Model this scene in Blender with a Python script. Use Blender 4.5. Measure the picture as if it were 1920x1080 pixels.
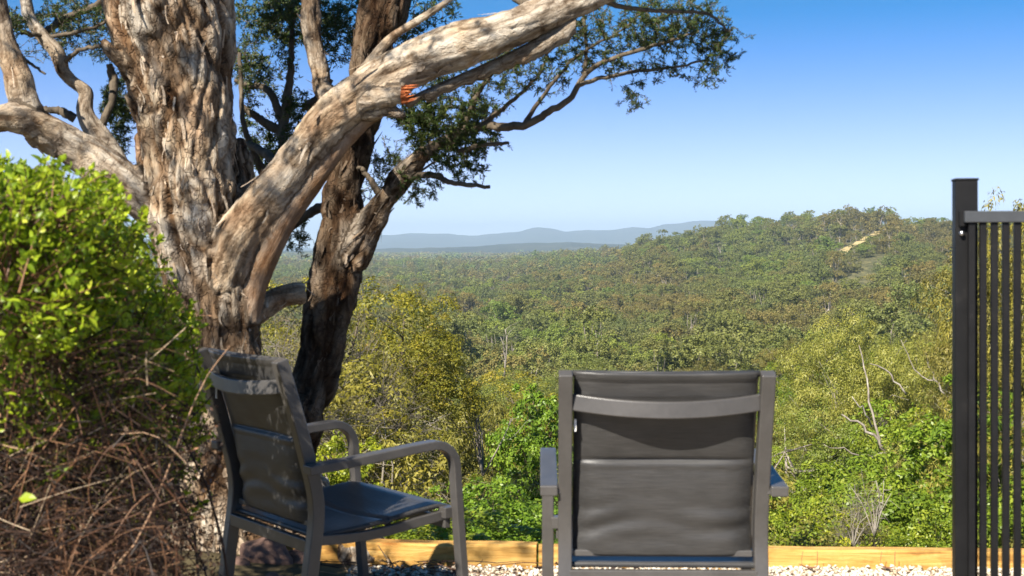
import bpy, math, random
import numpy as np
from mathutils import Vector, Matrix, noise as mnoise
random.seed(7); RS = np.random.RandomState(11)
for o in list(bpy.data.objects): bpy.data.objects.remove(o)
scene = bpy.context.scene
COL = scene.collection
R = math.radians

# ------------------------------------------------------------------ camera
FPX, HY, CH = 2426.0, 470.0, 1.228          # focal length in px of a 1920 wide frame, horizon row, eye height
cam_d = bpy.data.cameras.new('camera'); cam = bpy.data.objects.new('camera', cam_d); COL.objects.link(cam)
cam.location = (0, 0, CH); cam.rotation_euler = (R(90), 0, 0)
cam_d.sensor_width = 36; cam_d.lens = 36*FPX/1920
cam_d.shift_y = -(540-HY)/1920
cam_d.clip_start = 0.05; cam_d.clip_end = 40000
cam_d.dof.use_dof = True; cam_d.dof.focus_distance = 90; cam_d.dof.aperture_fstop = 9.0
scene.camera = cam
# ------------------------------------------------------------------ light
SUN = Vector((.398, .654, -.641)).normalized()      # the way the light travels
world = bpy.data.worlds.new('World'); scene.world = world; world.use_nodes = True
wn = world.node_tree; wn.nodes.clear()
sky = wn.nodes.new('ShaderNodeTexSky'); sky.sky_type = 'NISHITA'; sky.sun_disc = False
sky.sun_elevation = math.asin(-SUN.z); sky.sun_rotation = math.atan2(-SUN.x, -SUN.y)
sky.altitude = 1000; sky.air_density = 0.72; sky.dust_density = 0.0; sky.ozone_density = 6.0
bg = wn.nodes.new('ShaderNodeBackground'); bg.inputs[1].default_value = 0.057
wo = wn.nodes.new('ShaderNodeOutputWorld')
tcw = wn.nodes.new('ShaderNodeTexCoord'); sxyz = wn.nodes.new('ShaderNodeSeparateXYZ'); wn.links.new(tcw.outputs['Generated'], sxyz.inputs[0])
hs = wn.nodes.new('ShaderNodeHueSaturation'); wn.links.new(sky.outputs[0], hs.inputs['Color'])
for k_, (a_, b_) in {'Saturation': (0.74, 1.42), 'Value': (1.50, 0.97), 'Hue': (0.545, 0.492)}.items():      # deeper blue away from the horizon
    mr = wn.nodes.new('ShaderNodeMapRange'); mr.inputs['From Min'].default_value = 0.0; mr.inputs['From Max'].default_value = 0.20
    mr.inputs['To Min'].default_value = a_; mr.inputs['To Max'].default_value = b_
    wn.links.new(sxyz.outputs[2], mr.inputs['Value']); wn.links.new(mr.outputs[0], hs.inputs[k_])
wn.links.new(hs.outputs[0], bg.inputs[0]); wn.links.new(bg.outputs[0], wo.inputs[0])
sd = bpy.data.lights.new('sun', 'SUN'); sd.energy = 5.0; sd.angle = R(0.53); sd.color = (1, .93, .82)
so = bpy.data.objects.new('sun', sd); COL.objects.link(so)
so.rotation_euler = SUN.to_track_quat('-Z', 'Y').to_euler(); so.location = (-20, -30, 40)
scene.view_settings.view_transform = 'Standard'; scene.view_settings.look = 'None'
scene.view_settings.exposure = 1.2; scene.view_settings.gamma = 1
scene.render.engine = 'CYCLES'
scene.cycles.volume_bounces = 0; scene.cycles.max_bounces = 8; scene.cycles.transparent_max_bounces = 4

def P(px, py, D):
    return Vector(((px-960)/FPX*D, D, CH-(py-HY)/FPX*D))

# ------------------------------------------------------------------ helpers
def tag(o, label=None, cat=None, group=None, kind=None):
    if label: o['label'] = label
    if cat: o['category'] = cat
    if group: o['group'] = group
    if kind: o['kind'] = kind
    return o

def link(name, me, mat=None, parent=None):
    o = bpy.data.objects.new(name, me); COL.objects.link(o)
    if mat is not None and len(me.materials) == 0:
        for m in (mat if isinstance(mat, (list, tuple)) else [mat]): me.materials.append(m)
    if parent: o.parent = parent
    return o

def empty(name, loc=(0, 0, 0), rz=0):
    o = bpy.data.objects.new(name, None); COL.objects.link(o); o.location = loc; o.rotation_euler = (0, 0, rz)
    o.empty_display_size = .1
    return o

def np_mesh(name, V, F, smooth=False, attrs=None, midx=None):
    """V (n,3); F (m,k) all faces the same size, or list of such arrays"""
    Fs = F if isinstance(F, list) else [F]
    Fs = [f for f in Fs if len(f)]
    me = bpy.data.meshes.new(name)
    V = np.asarray(V, dtype=np.float32)
    me.vertices.add(len(V)); me.vertices.foreach_set('co', V.ravel())
    loops = np.concatenate([np.asarray(f, dtype=np.int32).ravel() for f in Fs])
    tot = np.concatenate([np.full(len(f), f.shape[1], dtype=np.int32) for f in Fs])
    start = np.concatenate([[0], np.cumsum(tot)[:-1]]).astype(np.int32)
    me.loops.add(len(loops)); me.loops.foreach_set('vertex_index', loops)
    me.polygons.add(len(tot)); me.polygons.foreach_set('loop_start', start); me.polygons.foreach_set('loop_total', tot)
    if midx is not None: me.polygons.foreach_set('material_index', np.asarray(midx, dtype=np.int32))
    me.polygons.foreach_set('use_smooth', np.full(len(tot), smooth, dtype=bool))
    for k, a in (attrs or {}).items():
        a = np.asarray(a, dtype=np.float32)
        if a.ndim == 1:
            at = me.attributes.new(k, 'FLOAT', 'POINT'); at.data.foreach_set('value', a)
        else:
            at = me.attributes.new(k, 'FLOAT_VECTOR', 'POINT'); at.data.foreach_set('vector', a.ravel())
    me.update(calc_edges=True); me.validate()
    return me

class Geo:
    """collects pieces for one mesh"""
    def __init__(s): s.V = []; s.F4 = []; s.F3 = []; s.n = 0; s.A = []
    def add(s, V, F, a=0.0):
        V = np.asarray(V, float); F = np.asarray(F, int)
        if len(F): (s.F4 if F.shape[1] == 4 else s.F3).append(F+s.n)
        s.V.append(V); s.n += len(V); s.A.append(np.full(len(V), a) if np.isscalar(a) else np.asarray(a))
    def mesh(s, name, smooth=False, **kw):
        F = [];
        if s.F4: F.append(np.concatenate(s.F4))
        if s.F3: F.append(np.concatenate(s.F3))
        return np_mesh(name, np.concatenate(s.V), F, smooth, {'rnd': np.concatenate(s.A)}, **kw)
    def build(s, name, mat, parent=None, smooth=False):
        return link(name, s.mesh(name, smooth), mat, parent)

def box_vf(cx, cy, cz, sx, sy, sz, rz=0):
    c = np.array([[x, y, z] for x in (-.5, .5) for y in (-.5, .5) for z in (-.5, .5)])*[sx, sy, sz]
    if rz:
        ca, sa = math.cos(rz), math.sin(rz)
        c = np.stack([c[:, 0]*ca-c[:, 1]*sa, c[:, 0]*sa+c[:, 1]*ca, c[:, 2]], 1)
    return c+[cx, cy, cz], np.array([[0, 1, 3, 2], [4, 6, 7, 5], [0, 4, 5, 1], [2, 3, 7, 6], [0, 2, 6, 4], [1, 5, 7, 3]])

def bevel(o, w=.003, seg=2):
    m = o.modifiers.new('bevel', 'BEVEL'); m.width = w; m.segments = seg; m.limit_method = 'ANGLE'; m.angle_limit = R(40); m.harden_normals = True
    for p in o.data.polygons: p.use_smooth = True
    return o

def smooth_path(pts, n):
    """Catmull-Rom through rows of pts (any columns)"""
    p = np.asarray(pts, float)
    if len(p) < 3: 
        t = np.linspace(0, 1, n)[:, None]; return p[0]*(1-t)+p[-1]*t
    q = np.vstack([2*p[0]-p[1], p, 2*p[-1]-p[-2]])
    seg = np.linalg.norm(np.diff(p[:, :3], axis=0), axis=1)**.5; cs = np.concatenate([[0], np.cumsum(seg)]); cs /= cs[-1]
    out = []
    for t in np.linspace(0, 1, n):
        i = min(np.searchsorted(cs, t, side='right')-1, len(p)-2); u = (t-cs[i])/(cs[i+1]-cs[i]+1e-9)
        a, b, c, d = q[i], q[i+1], q[i+2], q[i+3]
        out.append(.5*(2*b+(c-a)*u+(2*a-5*b+4*c-d)*u*u+(3*b-a-3*c+d)*u**3))
    return np.array(out)

def tube_vf(pts, rad, k=8, cap=True, squash=None):
    pts = np.asarray(pts, float); n = len(pts); rad = np.broadcast_to(np.asarray(rad, float), (n,))
    T = np.gradient(pts, axis=0); T /= np.linalg.norm(T, axis=1)[:, None]+1e-12
    N = np.zeros_like(T); a = np.array([0, 0, 1.]) if abs(T[0, 2]) < .9 else np.array([1., 0, 0])
    v = np.cross(T[0], a); N[0] = v/np.linalg.norm(v)
    for i in range(1, n):
        v = N[i-1]-T[i]*np.dot(N[i-1], T[i]); N[i] = v/(np.linalg.norm(v)+1e-12)
    B = np.cross(T, N); an = np.arange(k)*2*math.pi/k
    V = pts[:, None, :]+rad[:, None, None]*(np.cos(an)[None, :, None]*N[:, None, :]+np.sin(an)[None, :, None]*B[:, None, :])
    V = V.reshape(-1, 3)
    i = np.arange(n-1)[:, None]*k; j = np.arange(k)[None, :]; j2 = (j+1) % k
    F = np.stack([i+j, i+j2, i+k+j2, i+k+j], -1).reshape(-1, 4)
    if cap:
        V = np.vstack([V, pts[0], pts[-1]]); a0, a1 = n*k, n*k+1; j = np.arange(k); j2 = (j+1) % k
        F = np.vstack([F, np.stack([np.full(k, a0), j2, j, np.full(k, a0)], 1)*1, np.stack([np.full(k, a1), (n-1)*k+j, (n-1)*k+j2, np.full(k, a1)], 1)])
    return V, F

def tube(g, pts, rad, k=8, a=0.0, cap=True):
    V, F = tube_vf(pts, rad, k, cap)
    m = F[:, 0] == F[:, 3]; Q = F[~m]; T3 = F[m][:, :3]
    base = g.n
    g.V.append(V); g.A.append(np.full(len(V), a)); g.n += len(V); g.F4.append(Q+base)
    if len(T3): g.F3.append(T3+base)

def unit(v): return v/(np.linalg.norm(v, axis=-1, keepdims=True)+1e-12)
def rand_dir(n, rs=RS): return unit(rs.normal(size=(n, 3)))

def leaves(g, pos, d, L, W, rs=RS, rnd=None, fold=False, nrm=None, jit=.5):
    """leaf blades at pos along d"""
    n = len(pos); d = unit(d); L = np.broadcast_to(L, (n,))[:, None]; W = np.broadcast_to(W, (n,))[:, None]
    up = rand_dir(n, rs) if nrm is None else unit(nrm+jit*rs.normal(size=(n, 3)))
    s = unit(np.cross(d, up)); nn = np.cross(s, d)
    if rnd is None: rnd = rs.rand(n)
    if not fold:
        V = np.stack([pos, pos+d*L*.45+s*W*.5, pos+d*L, pos+d*L*.45-s*W*.5], 1).reshape(-1, 3)
        F = (np.arange(n)*4)[:, None]+np.arange(4)
        g.add(V, F, np.repeat(rnd, 4))
    else:
        V = np.stack([pos, pos+d*L*.35+s*W*.5+nn*W*.14, pos+d*L*.75+s*W*.33+nn*W*.1-nn*L*.05, pos+d*L-nn*L*.12,
                      pos+d*L*.75-s*W*.33+nn*W*.1-nn*L*.05, pos+d*L*.35-s*W*.5+nn*W*.14, pos+d*L*.55], 1).reshape(-1, 3)
        b = (np.arange(n)*7)[:, None]
        g.add(V, np.vstack([b+[0, 1, 2, 6], b+[0, 6, 4, 5], b+[6, 2, 3, 4]]), np.repeat(rnd, 7))

# ------------------------------------------------------------------ materials
def nt(name):
    m = bpy.data.materials.new(name); m.use_nodes = True; t = m.node_tree; t.nodes.clear()
    return m, t, t.nodes, t.links
def ramp(t, fac, stops, interp='LINEAR'):
    r = t.nodes.new('ShaderNodeValToRGB'); r.color_ramp.interpolation = interp; e = r.color_ramp.elements
    while len(e) < len(stops): e.new(.5)
    for q, (p, c) in zip(e, stops): q.position = p; q.color = (*c, 1) if len(c) == 3 else c
    t.links.new(fac, r.inputs[0]); return r.outputs[0]
def noise(t, vec, scale, detail=4, rough=.55, dist=0):
    n = t.nodes.new('ShaderNodeTexNoise'); n.inputs['Scale'].default_value = scale; n.inputs['Detail'].default_value = detail
    n.inputs['Roughness'].default_value = rough; n.inputs['Distortion'].default_value = dist
    if vec is not None: t.links.new(vec, n.inputs['Vector'])
    return n.outputs['Fac']
def coords(t, kind='Object'): return t.nodes.new('ShaderNodeTexCoord').outputs[kind]
def mapping(t, vec, scale):
    m = t.nodes.new('ShaderNodeMapping'); m.inputs['Scale'].default_value = scale; t.links.new(vec, m.inputs[0]); return m.outputs[0]
def attr(t, name, typ='GEOMETRY'):
    a = t.nodes.new('ShaderNodeAttribute'); a.attribute_name = name; a.attribute_type = typ; return a
def math_(t, op, a, b=None, c=None, clamp=False):
    m = t.nodes.new('ShaderNodeMath'); m.operation = op; m.use_clamp = clamp
    for i, v in enumerate((a, b, c)):
        if v is None: continue
        if isinstance(v, (int, float)): m.inputs[i].default_value = v
        else: t.links.new(v, m.inputs[i])
    return m.outputs[0]
def mixc(t, f, a, b, mode='MIX'):
    m = t.nodes.new('ShaderNodeMix'); m.data_type = 'RGBA'; m.blend_type = mode
    for i, v in ((0, f), (6, a), (7, b)):
        if isinstance(v, (int, float)): m.inputs[i].default_value = v
        elif isinstance(v, tuple): m.inputs[i].default_value = (*v, 1)
        else: t.links.new(v, m.inputs[i])
    return m.outputs[2]
def bump(t, h, strength=.5, dist=.01, nrm=None):
    b = t.nodes.new('ShaderNodeBump'); b.inputs['Strength'].default_value = strength; b.inputs['Distance'].default_value = dist
    t.links.new(h, b.inputs['Height'])
    if nrm is not None: t.links.new(nrm, b.inputs['Normal'])
    return b.outputs[0]
def principled(t, col, rough=.7, nrm=None, metal=0, spec=None):
    p = t.nodes.new('ShaderNodeBsdfPrincipled')
    if isinstance(col, tuple): p.inputs['Base Color'].default_value = (*col, 1)
    else: t.links.new(col, p.inputs['Base Color'])
    if isinstance(rough, (int, float)): p.inputs['Roughness'].default_value = rough
    else: t.links.new(rough, p.inputs['Roughness'])
    p.inputs['Metallic'].default_value = metal
    if spec is not None: p.inputs['Specular IOR Level'].default_value = spec
    if nrm is not None: t.links.new(nrm, p.inputs['Normal'])
    return p.outputs[0]
def out(t, sh):
    o = t.nodes.new('ShaderNodeOutputMaterial'); t.links.new(sh, o.inputs[0])

def foliage(name, stops, trans=.35, rough=.5, objvar=None, patch=0):
    """stops: leaf to leaf colours; objvar: tint stops picked per tree; patch: scale of ground-wide colour drift"""
    m, t, N, L = nt(name)
    c = ramp(t, attr(t, 'rnd').outputs['Fac'], stops)
    if objvar:
        oi = N.new('ShaderNodeObjectInfo'); f = oi.outputs['Random']
        if patch:
            vm = N.new('ShaderNodeVectorMath'); vm.operation = 'MULTIPLY'; vm.inputs[1].default_value = (1, .45, 0)
            L.new(oi.outputs['Location'], vm.inputs[0])
            nz = noise(t, vm.outputs[0], patch, 2, .5)
            f = math_(t, 'MULTIPLY_ADD', math_(t, 'SUBTRACT', nz, .5), 2.6, math_(t, 'MULTIPLY_ADD', f, .62, .19), clamp=True)
        c = mixc(t, 1.0, c, ramp(t, f, objvar), 'MULTIPLY')
    p = principled(t, c, rough, spec=.35)
    tr = N.new('ShaderNodeBsdfTranslucent'); L.new(c, tr.inputs[0])
    mx = N.new('ShaderNodeMixShader'); mx.inputs[0].default_value = trans
    L.new(p, mx.inputs[1]); L.new(tr.outputs[0], mx.inputs[2]); out(t, mx.outputs[0])
    return m

M = {}
def mk(name, fn): M[name] = fn(name)
VAR = [(0, (.9, .80, .70)), (.16, (1.25, 1.0, .80)), (.30, (1.1, .98, .75)), (.45, (.85, .92, .72)), (.58, (1.0, 1.08, .72)), (.7, (.72, .88, .75)), (.84, (1.2, 1.38, .62)), (1, (.85, 1.2, .62))]
M['fol_far'] = foliage('eucalypt_foliage', [(0, (.070, .076, .027)), (.5, (.168, .168, .053)), (1, (.31, .29, .10))], .25, .55, VAR, .011)
M['fol_mid'] = foliage('gum_foliage', [(0, (.075, .085, .021)), (.5, (.185, .19, .043)), (1, (.33, .31, .09))], .3, .5, [(0, (.85, .75, .75)), (.3, (1.1, .95, .8)), (.5, (.9, 1, .8)), (.75, (1.05, 1.15, .7)), (1, (.8, 1.05, .75))])
M['fol_bright'] = foliage('bright_foliage', [(0, (.07, .115, .012)), (.5, (.19, .26, .022)), (.9, (.34, .38, .04)), (1, (.5, .48, .11))], .35, .4, [(0, (.75, .95, .9)), (.5, (1, 1, 1)), (1, (1.25, 1.1, .8))])
M['fol_gold'] = foliage('golden_foliage', [(0, (.09, .105, .014)), (.5, (.23, .215, .022)), (.85, (.40, .33, .035)), (1, (.45, .27, .10))], .35, .5)
M['fol_olive'] = foliage('olive_foliage', [(0, (.09, .095, .020)), (.5, (.215, .205, .042)), (.9, (.35, .315, .07)), (1, (.42, .36, .15))], .3, .5, [(0, (.9, .8, .8)), (.5, (1, 1, 1)), (1, (1.15, 1.05, .7))])
M['fol_paper'] = foliage('fine_dark_foliage', [(0, (.022, .042, .009)), (.6, (.055, .085, .017)), (1, (.15, .17, .035))], .25, .5)
M['fol_hero'] = foliage('bright_gum_foliage', [(0, (.10, .115, .018)), (.5, (.25, .255, .042)), (1, (.44, .40, .09))], .3, .45)  # brighter olive leaves, so this crown stands out from the gums behind
M['fol_bush'] = foliage('glossy_yellow_green_leaves', [(0, (.07, .13, .010)), (.4, (.22, .32, .016)), (.8, (.46, .54, .03)), (.97, (.68, .68, .09)), (1, (.7, .4, .2))], .42, .38)

def bark_mat(name, cols, sc=6):
    m, t, N, L = nt(name)
    v = mapping(t, coords(t), (1, 1, .25))
    n = noise(t, v, sc, 6, .65)
    out(t, principled(t, ramp(t, n, cols), .85, bump(t, n, .6, .03)))
    return m
M['gum_bark'] = bark_mat('pale_gum_bark', [(.3, (.10, .08, .06)), (.5, (.24, .205, .165)), (.7, (.42, .38, .32))])
M['twig'] = bark_mat('twig_bark', [(.3, (.05, .035, .022)), (.6, (.13, .10, .065)), (.8, (.2, .17, .12))], 20)
M['twig_grey'] = bark_mat('grey_twig', [(.3, (.12, .10, .075)), (.6, (.27, .235, .18)), (.8, (.42, .38, .31))], 20)
M['twig_brown'] = foliage('dry_brown_stems', [(0, (.012, .006, .004)), (.5, (.036, .017, .010)), (.8, (.11, .050, .025)), (.93, (.30, .155, .08)), (1, (.50, .38, .25))], .05, .6)
def _paper(name):
    m, t, N, L = nt(name)
    b = attr(t, 'bark').outputs['Vector']; dk = attr(t, 'dark').outputs['Fac']; fl = attr(t, 'rnd').outputs['Fac']
    big = noise(t, b, 2.6, 4, .6, .3); fib = noise(t, mapping(t, b, (1, 1, .22)), 26, 6, .72, .6); fine = noise(t, mapping(t, b, (1, 1, .3)), 75, 4, .7)
    col = ramp(t, fib, [(.26, (.075, .045, .028)), (.37, (.21, .155, .105)), (.46, (.40, .335, .255)), (.58, (.56, .49, .395)), (.8, (.73, .68, .585))])
    warm = ramp(t, big, [(.34, (.62, .42, .27)), (.43, (.95, .84, .70)), (.52, (1, 1, 1)), (.66, (.70, .70, .70)), (.74, (.95, .95, .95))])
    col = mixc(t, .8, col, warm, 'MULTIPLY')
    col = mixc(t, math_(t, 'MULTIPLY', fl, .8), col, (.52, .40, .29))
    vo = N.new('ShaderNodeTexVoronoi'); vo.feature = 'DISTANCE_TO_EDGE'; vo.inputs['Scale'].default_value = 30
    wp = N.new('ShaderNodeVectorMath'); wp.operation = 'MULTIPLY_ADD'; nzc = N.new('ShaderNodeTexNoise'); nzc.inputs['Scale'].default_value = 14; nzc.inputs['Detail'].default_value = 4; L.new(b, nzc.inputs['Vector'])
    L.new(nzc.outputs['Color'], wp.inputs[0]); wp.inputs[1].default_value = (.09, .09, .12); L.new(mapping(t, b, (1, 1, .075)), wp.inputs[2]); L.new(wp.outputs[0], vo.inputs['Vector'])
    ck = ramp(t, vo.outputs['Distance'], [(.0, (0, 0, 0)), (.10, (1, 1, 1))]); rg = attr(t, 'ruf').outputs['Fac']
    col = mixc(t, math_(t, 'MULTIPLY', math_(t, 'SUBTRACT', 1, ck), math_(t, 'MULTIPLY_ADD', rg, .42, .05)), col, (.09, .055, .036))
    blot = noise(t, b, 8.5, 5, .65, 1.2)
    col = mixc(t, 1, col, ramp(t, blot, [(.36, (.42, .38, .35)), (.48, (1, 1, 1))]), 'MULTIPLY')
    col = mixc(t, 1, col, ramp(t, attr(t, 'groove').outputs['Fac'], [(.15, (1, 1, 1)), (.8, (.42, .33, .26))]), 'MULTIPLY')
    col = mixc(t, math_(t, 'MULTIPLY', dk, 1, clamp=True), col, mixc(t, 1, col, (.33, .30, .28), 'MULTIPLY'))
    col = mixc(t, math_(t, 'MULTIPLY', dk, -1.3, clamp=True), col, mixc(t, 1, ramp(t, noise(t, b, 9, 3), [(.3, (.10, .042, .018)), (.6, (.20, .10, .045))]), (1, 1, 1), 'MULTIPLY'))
    h = math_(t, 'MULTIPLY_ADD', ck, math_(t, 'MULTIPLY', rg, .35), math_(t, 'MULTIPLY_ADD', fine, .45, fib))
    out(t, principled(t, col, .9, bump(t, h, 1, .014), spec=.12))
    return m
mk('paperbark', _paper)
def _wood_orange(name):
    m, t, N, L = nt(name)
    n = noise(t, mapping(t, coords(t), (9, 40, 40)), 3, 4, .7)
    out(t, principled(t, ramp(t, n, [(.3, (.16, .035, .012)), (.55, (.5, .13, .03)), (.8, (.75, .33, .12))]), .8)); return m
mk('torn_wood', _wood_orange)
def _ground(name):
    m, t, N, L = nt(name)
    g = attr(t, 'far').outputs['Fac']
    n = noise(t, coords(t), .9, 6, .7); n2 = noise(t, mapping(t, coords(t), (1, .4, 1)), .02, 7, .75)
    a = ramp(t, n, [(.3, (.045, .035, .02)), (.5, (.12, .095, .05)), (.7, (.17, .15, .07))])
    n3 = noise(t, coords(t), .18, 6, .8)
    b = mixc(t, .5, ramp(t, n2, [(.35, (.035, .042, .022)), (.5, (.075, .08, .04)), (.65, (.13, .115, .06))]), ramp(t, n3, [(.4, (.02, .026, .012)), (.5, (.08, .085, .035)), (.6, (.22, .19, .08))]))
    c = mixc(t, g, a, b)
    out(t, principled(t, c, .95, bump(t, n, .8, .05), spec=.1)); return m
mk('ground', _ground)
def _mount(name):
    m, t, N, L = nt(name)
    n = noise(t, mapping(t, coords(t), (1, 1, 3)), .004, 7, .7)
    out(t, principled(t, ramp(t, n, [(.3, (.03, .038, .03)), (.55, (.06, .068, .045)), (.7, (.11, .1, .075))]), 1, spec=.05)); return m
mk('mountain', _mount)
def _straw(name):
    m, t, N, L = nt(name)
    n = noise(t, coords(t), .12, 6, .7)
    out(t, principled(t, ramp(t, n, [(.3, (.24, .19, .08)), (.5, (.48, .37, .17)), (.7, (.60, .47, .25))]), .95, spec=.05)); return m
mk('straw', _straw)
def _gravelbed(name):
    m, t, N, L = nt(name)
    v = N.new('ShaderNodeTexVoronoi'); v.inputs['Scale'].default_value = 60; L.new(coords(t), v.inputs[0])
    c = ramp(t, v.outputs['Distance'], [(0, (.55, .48, .38)), (.5, (.3, .25, .18)), (.8, (.1, .08, .05))])
    out(t, principled(t, c, .95, bump(t, v.outputs['Distance'], -.6, .01), spec=.1)); return m
mk('gravelbed', _gravelbed)
def _pebble(name):
    m, t, N, L = nt(name)
    c = ramp(t, attr(t, 'rnd').outputs['Fac'], [(0, (.32, .23, .15)), (.15, (.50, .40, .28)), (.5, (.66, .58, .46)), (1, (.80, .75, .66))])
    out(t, principled(t, c, .85, spec=.2)); return m
mk('pebble', _pebble)
def _timber(name):
    m, t, N, L = nt(name)
    v = mapping(t, coords(t), (.6, 9, 9)); n = noise(t, v, 5, 6, .65, .8)
    kn = N.new('ShaderNodeTexVoronoi'); kn.inputs['Scale'].default_value = 2.1; L.new(mapping(t, coords(t), (1, 2.2, 2.6)), kn.inputs[0])
    c = ramp(t, n, [(.34, (.25, .12, .03)), (.48, (.52, .29, .075)), (.6, (.62, .38, .12)), (.72, (.74, .50, .20))])
    c = mixc(t, 1, c, ramp(t, kn.outputs['Distance'], [(0, (.35, .2, .12)), (.09, (.55, .38, .28)), (.15, (1, 1, 1))]), 'MULTIPLY')
    dirt = noise(t, coords(t), 3, 5, .7)
    c = mixc(t, 1, c, ramp(t, dirt, [(.36, (.50, .50, .42)), (.5, (1, 1, 1)), (.7, (1, .93, .85))]), 'MULTIPLY')
    out(t, principled(t, c, .75, bump(t, n, .8, .008), spec=.2)); return m
mk('timber', _timber)
def _frame(name):
    m, t, N, L = nt(name)
    n = noise(t, coords(t), 90, 3, .6); d = noise(t, coords(t), 9, 5, .65)
    c = mixc(t, 1, ramp(t, d, [(.3, (.062, .058, .055)), (.7, (.088, .082, .077))]), ramp(t, n, [(.3, (.9, .9, .9)), (.7, (1, 1, 1))]), 'MULTIPLY')
    out(t, principled(t, c, .34, bump(t, n, .08, .001), spec=.6)); return m
mk('frame', _frame)
def _sling(name):
    m, t, N, L = nt(name)
    v = coords(t, 'Object')
    w = N.new('ShaderNodeTexWave'); w.wave_type = 'BANDS'; w.bands_direction = 'Z'; w.inputs['Scale'].default_value = 160; w.inputs['Distortion'].default_value = 1.5
    L.new(v, w.inputs[0])
    st = noise(t, mapping(t, v, (6, 30, 260)), 3, 4, .6); d = noise(t, v, 7, 5, .6)
    c = ramp(t, st, [(.3, (.030, .0295, .0295)), (.6, (.054, .053, .053)), (.8, (.088, .086, .085))])
    c = mixc(t, 1, c, ramp(t, d, [(.3, (.85, .84, .82)), (.7, (1.15, 1.12, 1.08))]), 'MULTIPLY')
    out(t, principled(t, c, .40, bump(t, math_(t, 'ADD', w.outputs['Fac'], st), .15, .001), spec=.42)); return m
mk('sling', _sling)
def _black(name):
    m, t, N, L = nt(name)
    d = noise(t, coords(t), 14, 6, .7); s = noise(t, coords(t), 4, 3, .5)
    c = ramp(t, d, [(.3, (.0045, .0045, .0048)), (.6, (.0085, .0082, .0085)), (.75, (.018, .0165, .016))])
    out(t, principled(t, c, ramp(t, s, [(.3, (.38,)*3), (.7, (.6,)*3)]), bump(t, d, .05, .002), spec=.2)); return m
mk('black', _black)
def plain(name, col, rough=.6, metal=0):
    m, t, N, L = nt(name)
    n = noise(t, coords(t), 30, 4, .6)
    out(t, principled(t, mixc(t, 1, col, ramp(t, n, [(.3, (.85,)*3), (.7, (1.1,)*3)]), 'MULTIPLY'), rough, metal=metal)); M[name] = m; return m
plain('tag_white', (.75, .74, .7)); plain('bolt_metal', (.7, .7, .72), .3, 1)
plain('rail_lit', (.045, .048, .052), .4); plain('rock', (.13, .075, .055), .9); plain('dead_leaf', (.22, .10, .05), .8)  # upper fence rail: lit look of the black metal put into its lighter colour

# ------------------------------------------------------------------ terrain
# canopy line (photo row) against distance for a few bearings; ground = canopy minus the height of what grows there
DD = np.array([5.3, 8, 15, 30, 60, 120, 250, 450, 700, 900, 1300, 2200, 4000])
CX = np.array([300, 560, 900, 1100, 1250, 1400, 1500, 1650, 1800, 2000])
YT = np.array([
 [1085, 1035, 930, 830, 765, 700, 645, 590, 555, 538, 510, 489, 478],
 [1085, 1035, 930, 830, 765, 705, 645, 590, 555, 538, 510, 489, 478],
 [1085, 1040, 940, 845, 775, 715, 650, 592, 553, 534, 508, 489, 478],
 [1090, 1050, 960, 860, 775, 705, 640, 578, 530, 505, 482, 476, 474],
 [1090, 1050, 975, 870, 765, 695, 630, 560, 490, 447, 462, 480, 478],
 [1090, 1055, 985, 885, 755, 685, 620, 548, 472, 421, 440, 480, 478],
 [1090, 1055, 985, 885, 745, 675, 612, 540, 462, 411, 440, 492, 484],
 [1090, 1055, 980, 870, 735, 655, 590, 520, 446, 416, 445, 490, 484],
 [1090, 1050, 960, 840, 710, 635, 570, 500, 432, 416, 440, 490, 484],
 [1090, 1040, 940, 800, 680, 610, 550, 490, 428, 412, 440, 490, 484]], float)
HT = np.array([.1, 1.0, 2.6, 3.6, 6, 9, 12, 13, 13, 12, 10, 5, 2.])
LD = np.log(DD)
def canopy_row(t, D):
    px = np.clip(960+t*FPX, CX[0], CX[-1]); D = np.clip(D, DD[0], DD[-1]); ld = np.log(D)
    i = np.clip(np.searchsorted(CX, px, side='right')-1, 0, len(CX)-2); u = (px-CX[i])/(CX[i+1]-CX[i]); u = u*u*(3-2*u)
    j = np.clip(np.searchsorted(LD, ld, side='right')-1, 0, len(LD)-2); w = (ld-LD[j])/(LD[j+1]-LD[j])
    a = YT[i, j]*(1-u)+YT[i+1, j]*u; b = YT[i, j+1]*(1-u)+YT[i+1, j+1]*u
    return a*(1-w)+b*w
def tree_h(D): return np.interp(np.log(np.clip(D, DD[0], DD[-1])), LD, HT)
def undul(x, y):
    return (np.sin(x*.021+1.3)*np.cos(y*.017)+.6*np.sin(x*.051+y*.037)+.35*np.sin(y*.09-x*.07))
def ground_z(x, y):
    x = np.asarray(x, float); y = np.asarray(y, float)
    D = np.maximum(y, 5.3); t = x/D
    px = 960+t*FPX; clr = np.clip((px-1535)/22, 0, 1)*np.clip((1692-px)/22, 0, 1)*np.clip((D-540)/40, 0, 1)*np.clip((915-D)/40, 0, 1)
    z = CH-(canopy_row(t, D)-HY)/FPX*np.minimum(D, 4000) - tree_h(D)*(1-.93*clr)
    z = z+undul(x, y)*np.interp(D, [40, 150, 900], [0, 1.4, 2.5])*(1-.9*clr)
    side = np.clip((np.abs(x)-3)/12, 0, 1)      # flat bench near the patio
    return np.where(y < 5.02, -.02, np.where(y < 5.3, -.02+(z+.02)*(y-5.02)/.28, z))
rows = np.concatenate([np.linspace(-40, 4.9, 16), [5.02, 5.15, 5.3], np.unique(np.concatenate([np.exp(np.linspace(math.log(5.6), math.log(12500), 230)), np.arange(540, 925, 5.5)]))])
cols = np.concatenate([np.linspace(-1.6, -.46, 24)[:-1], np.linspace(-.46, .5, 220), np.linspace(.5, 1.6, 24)[1:]])
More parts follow.
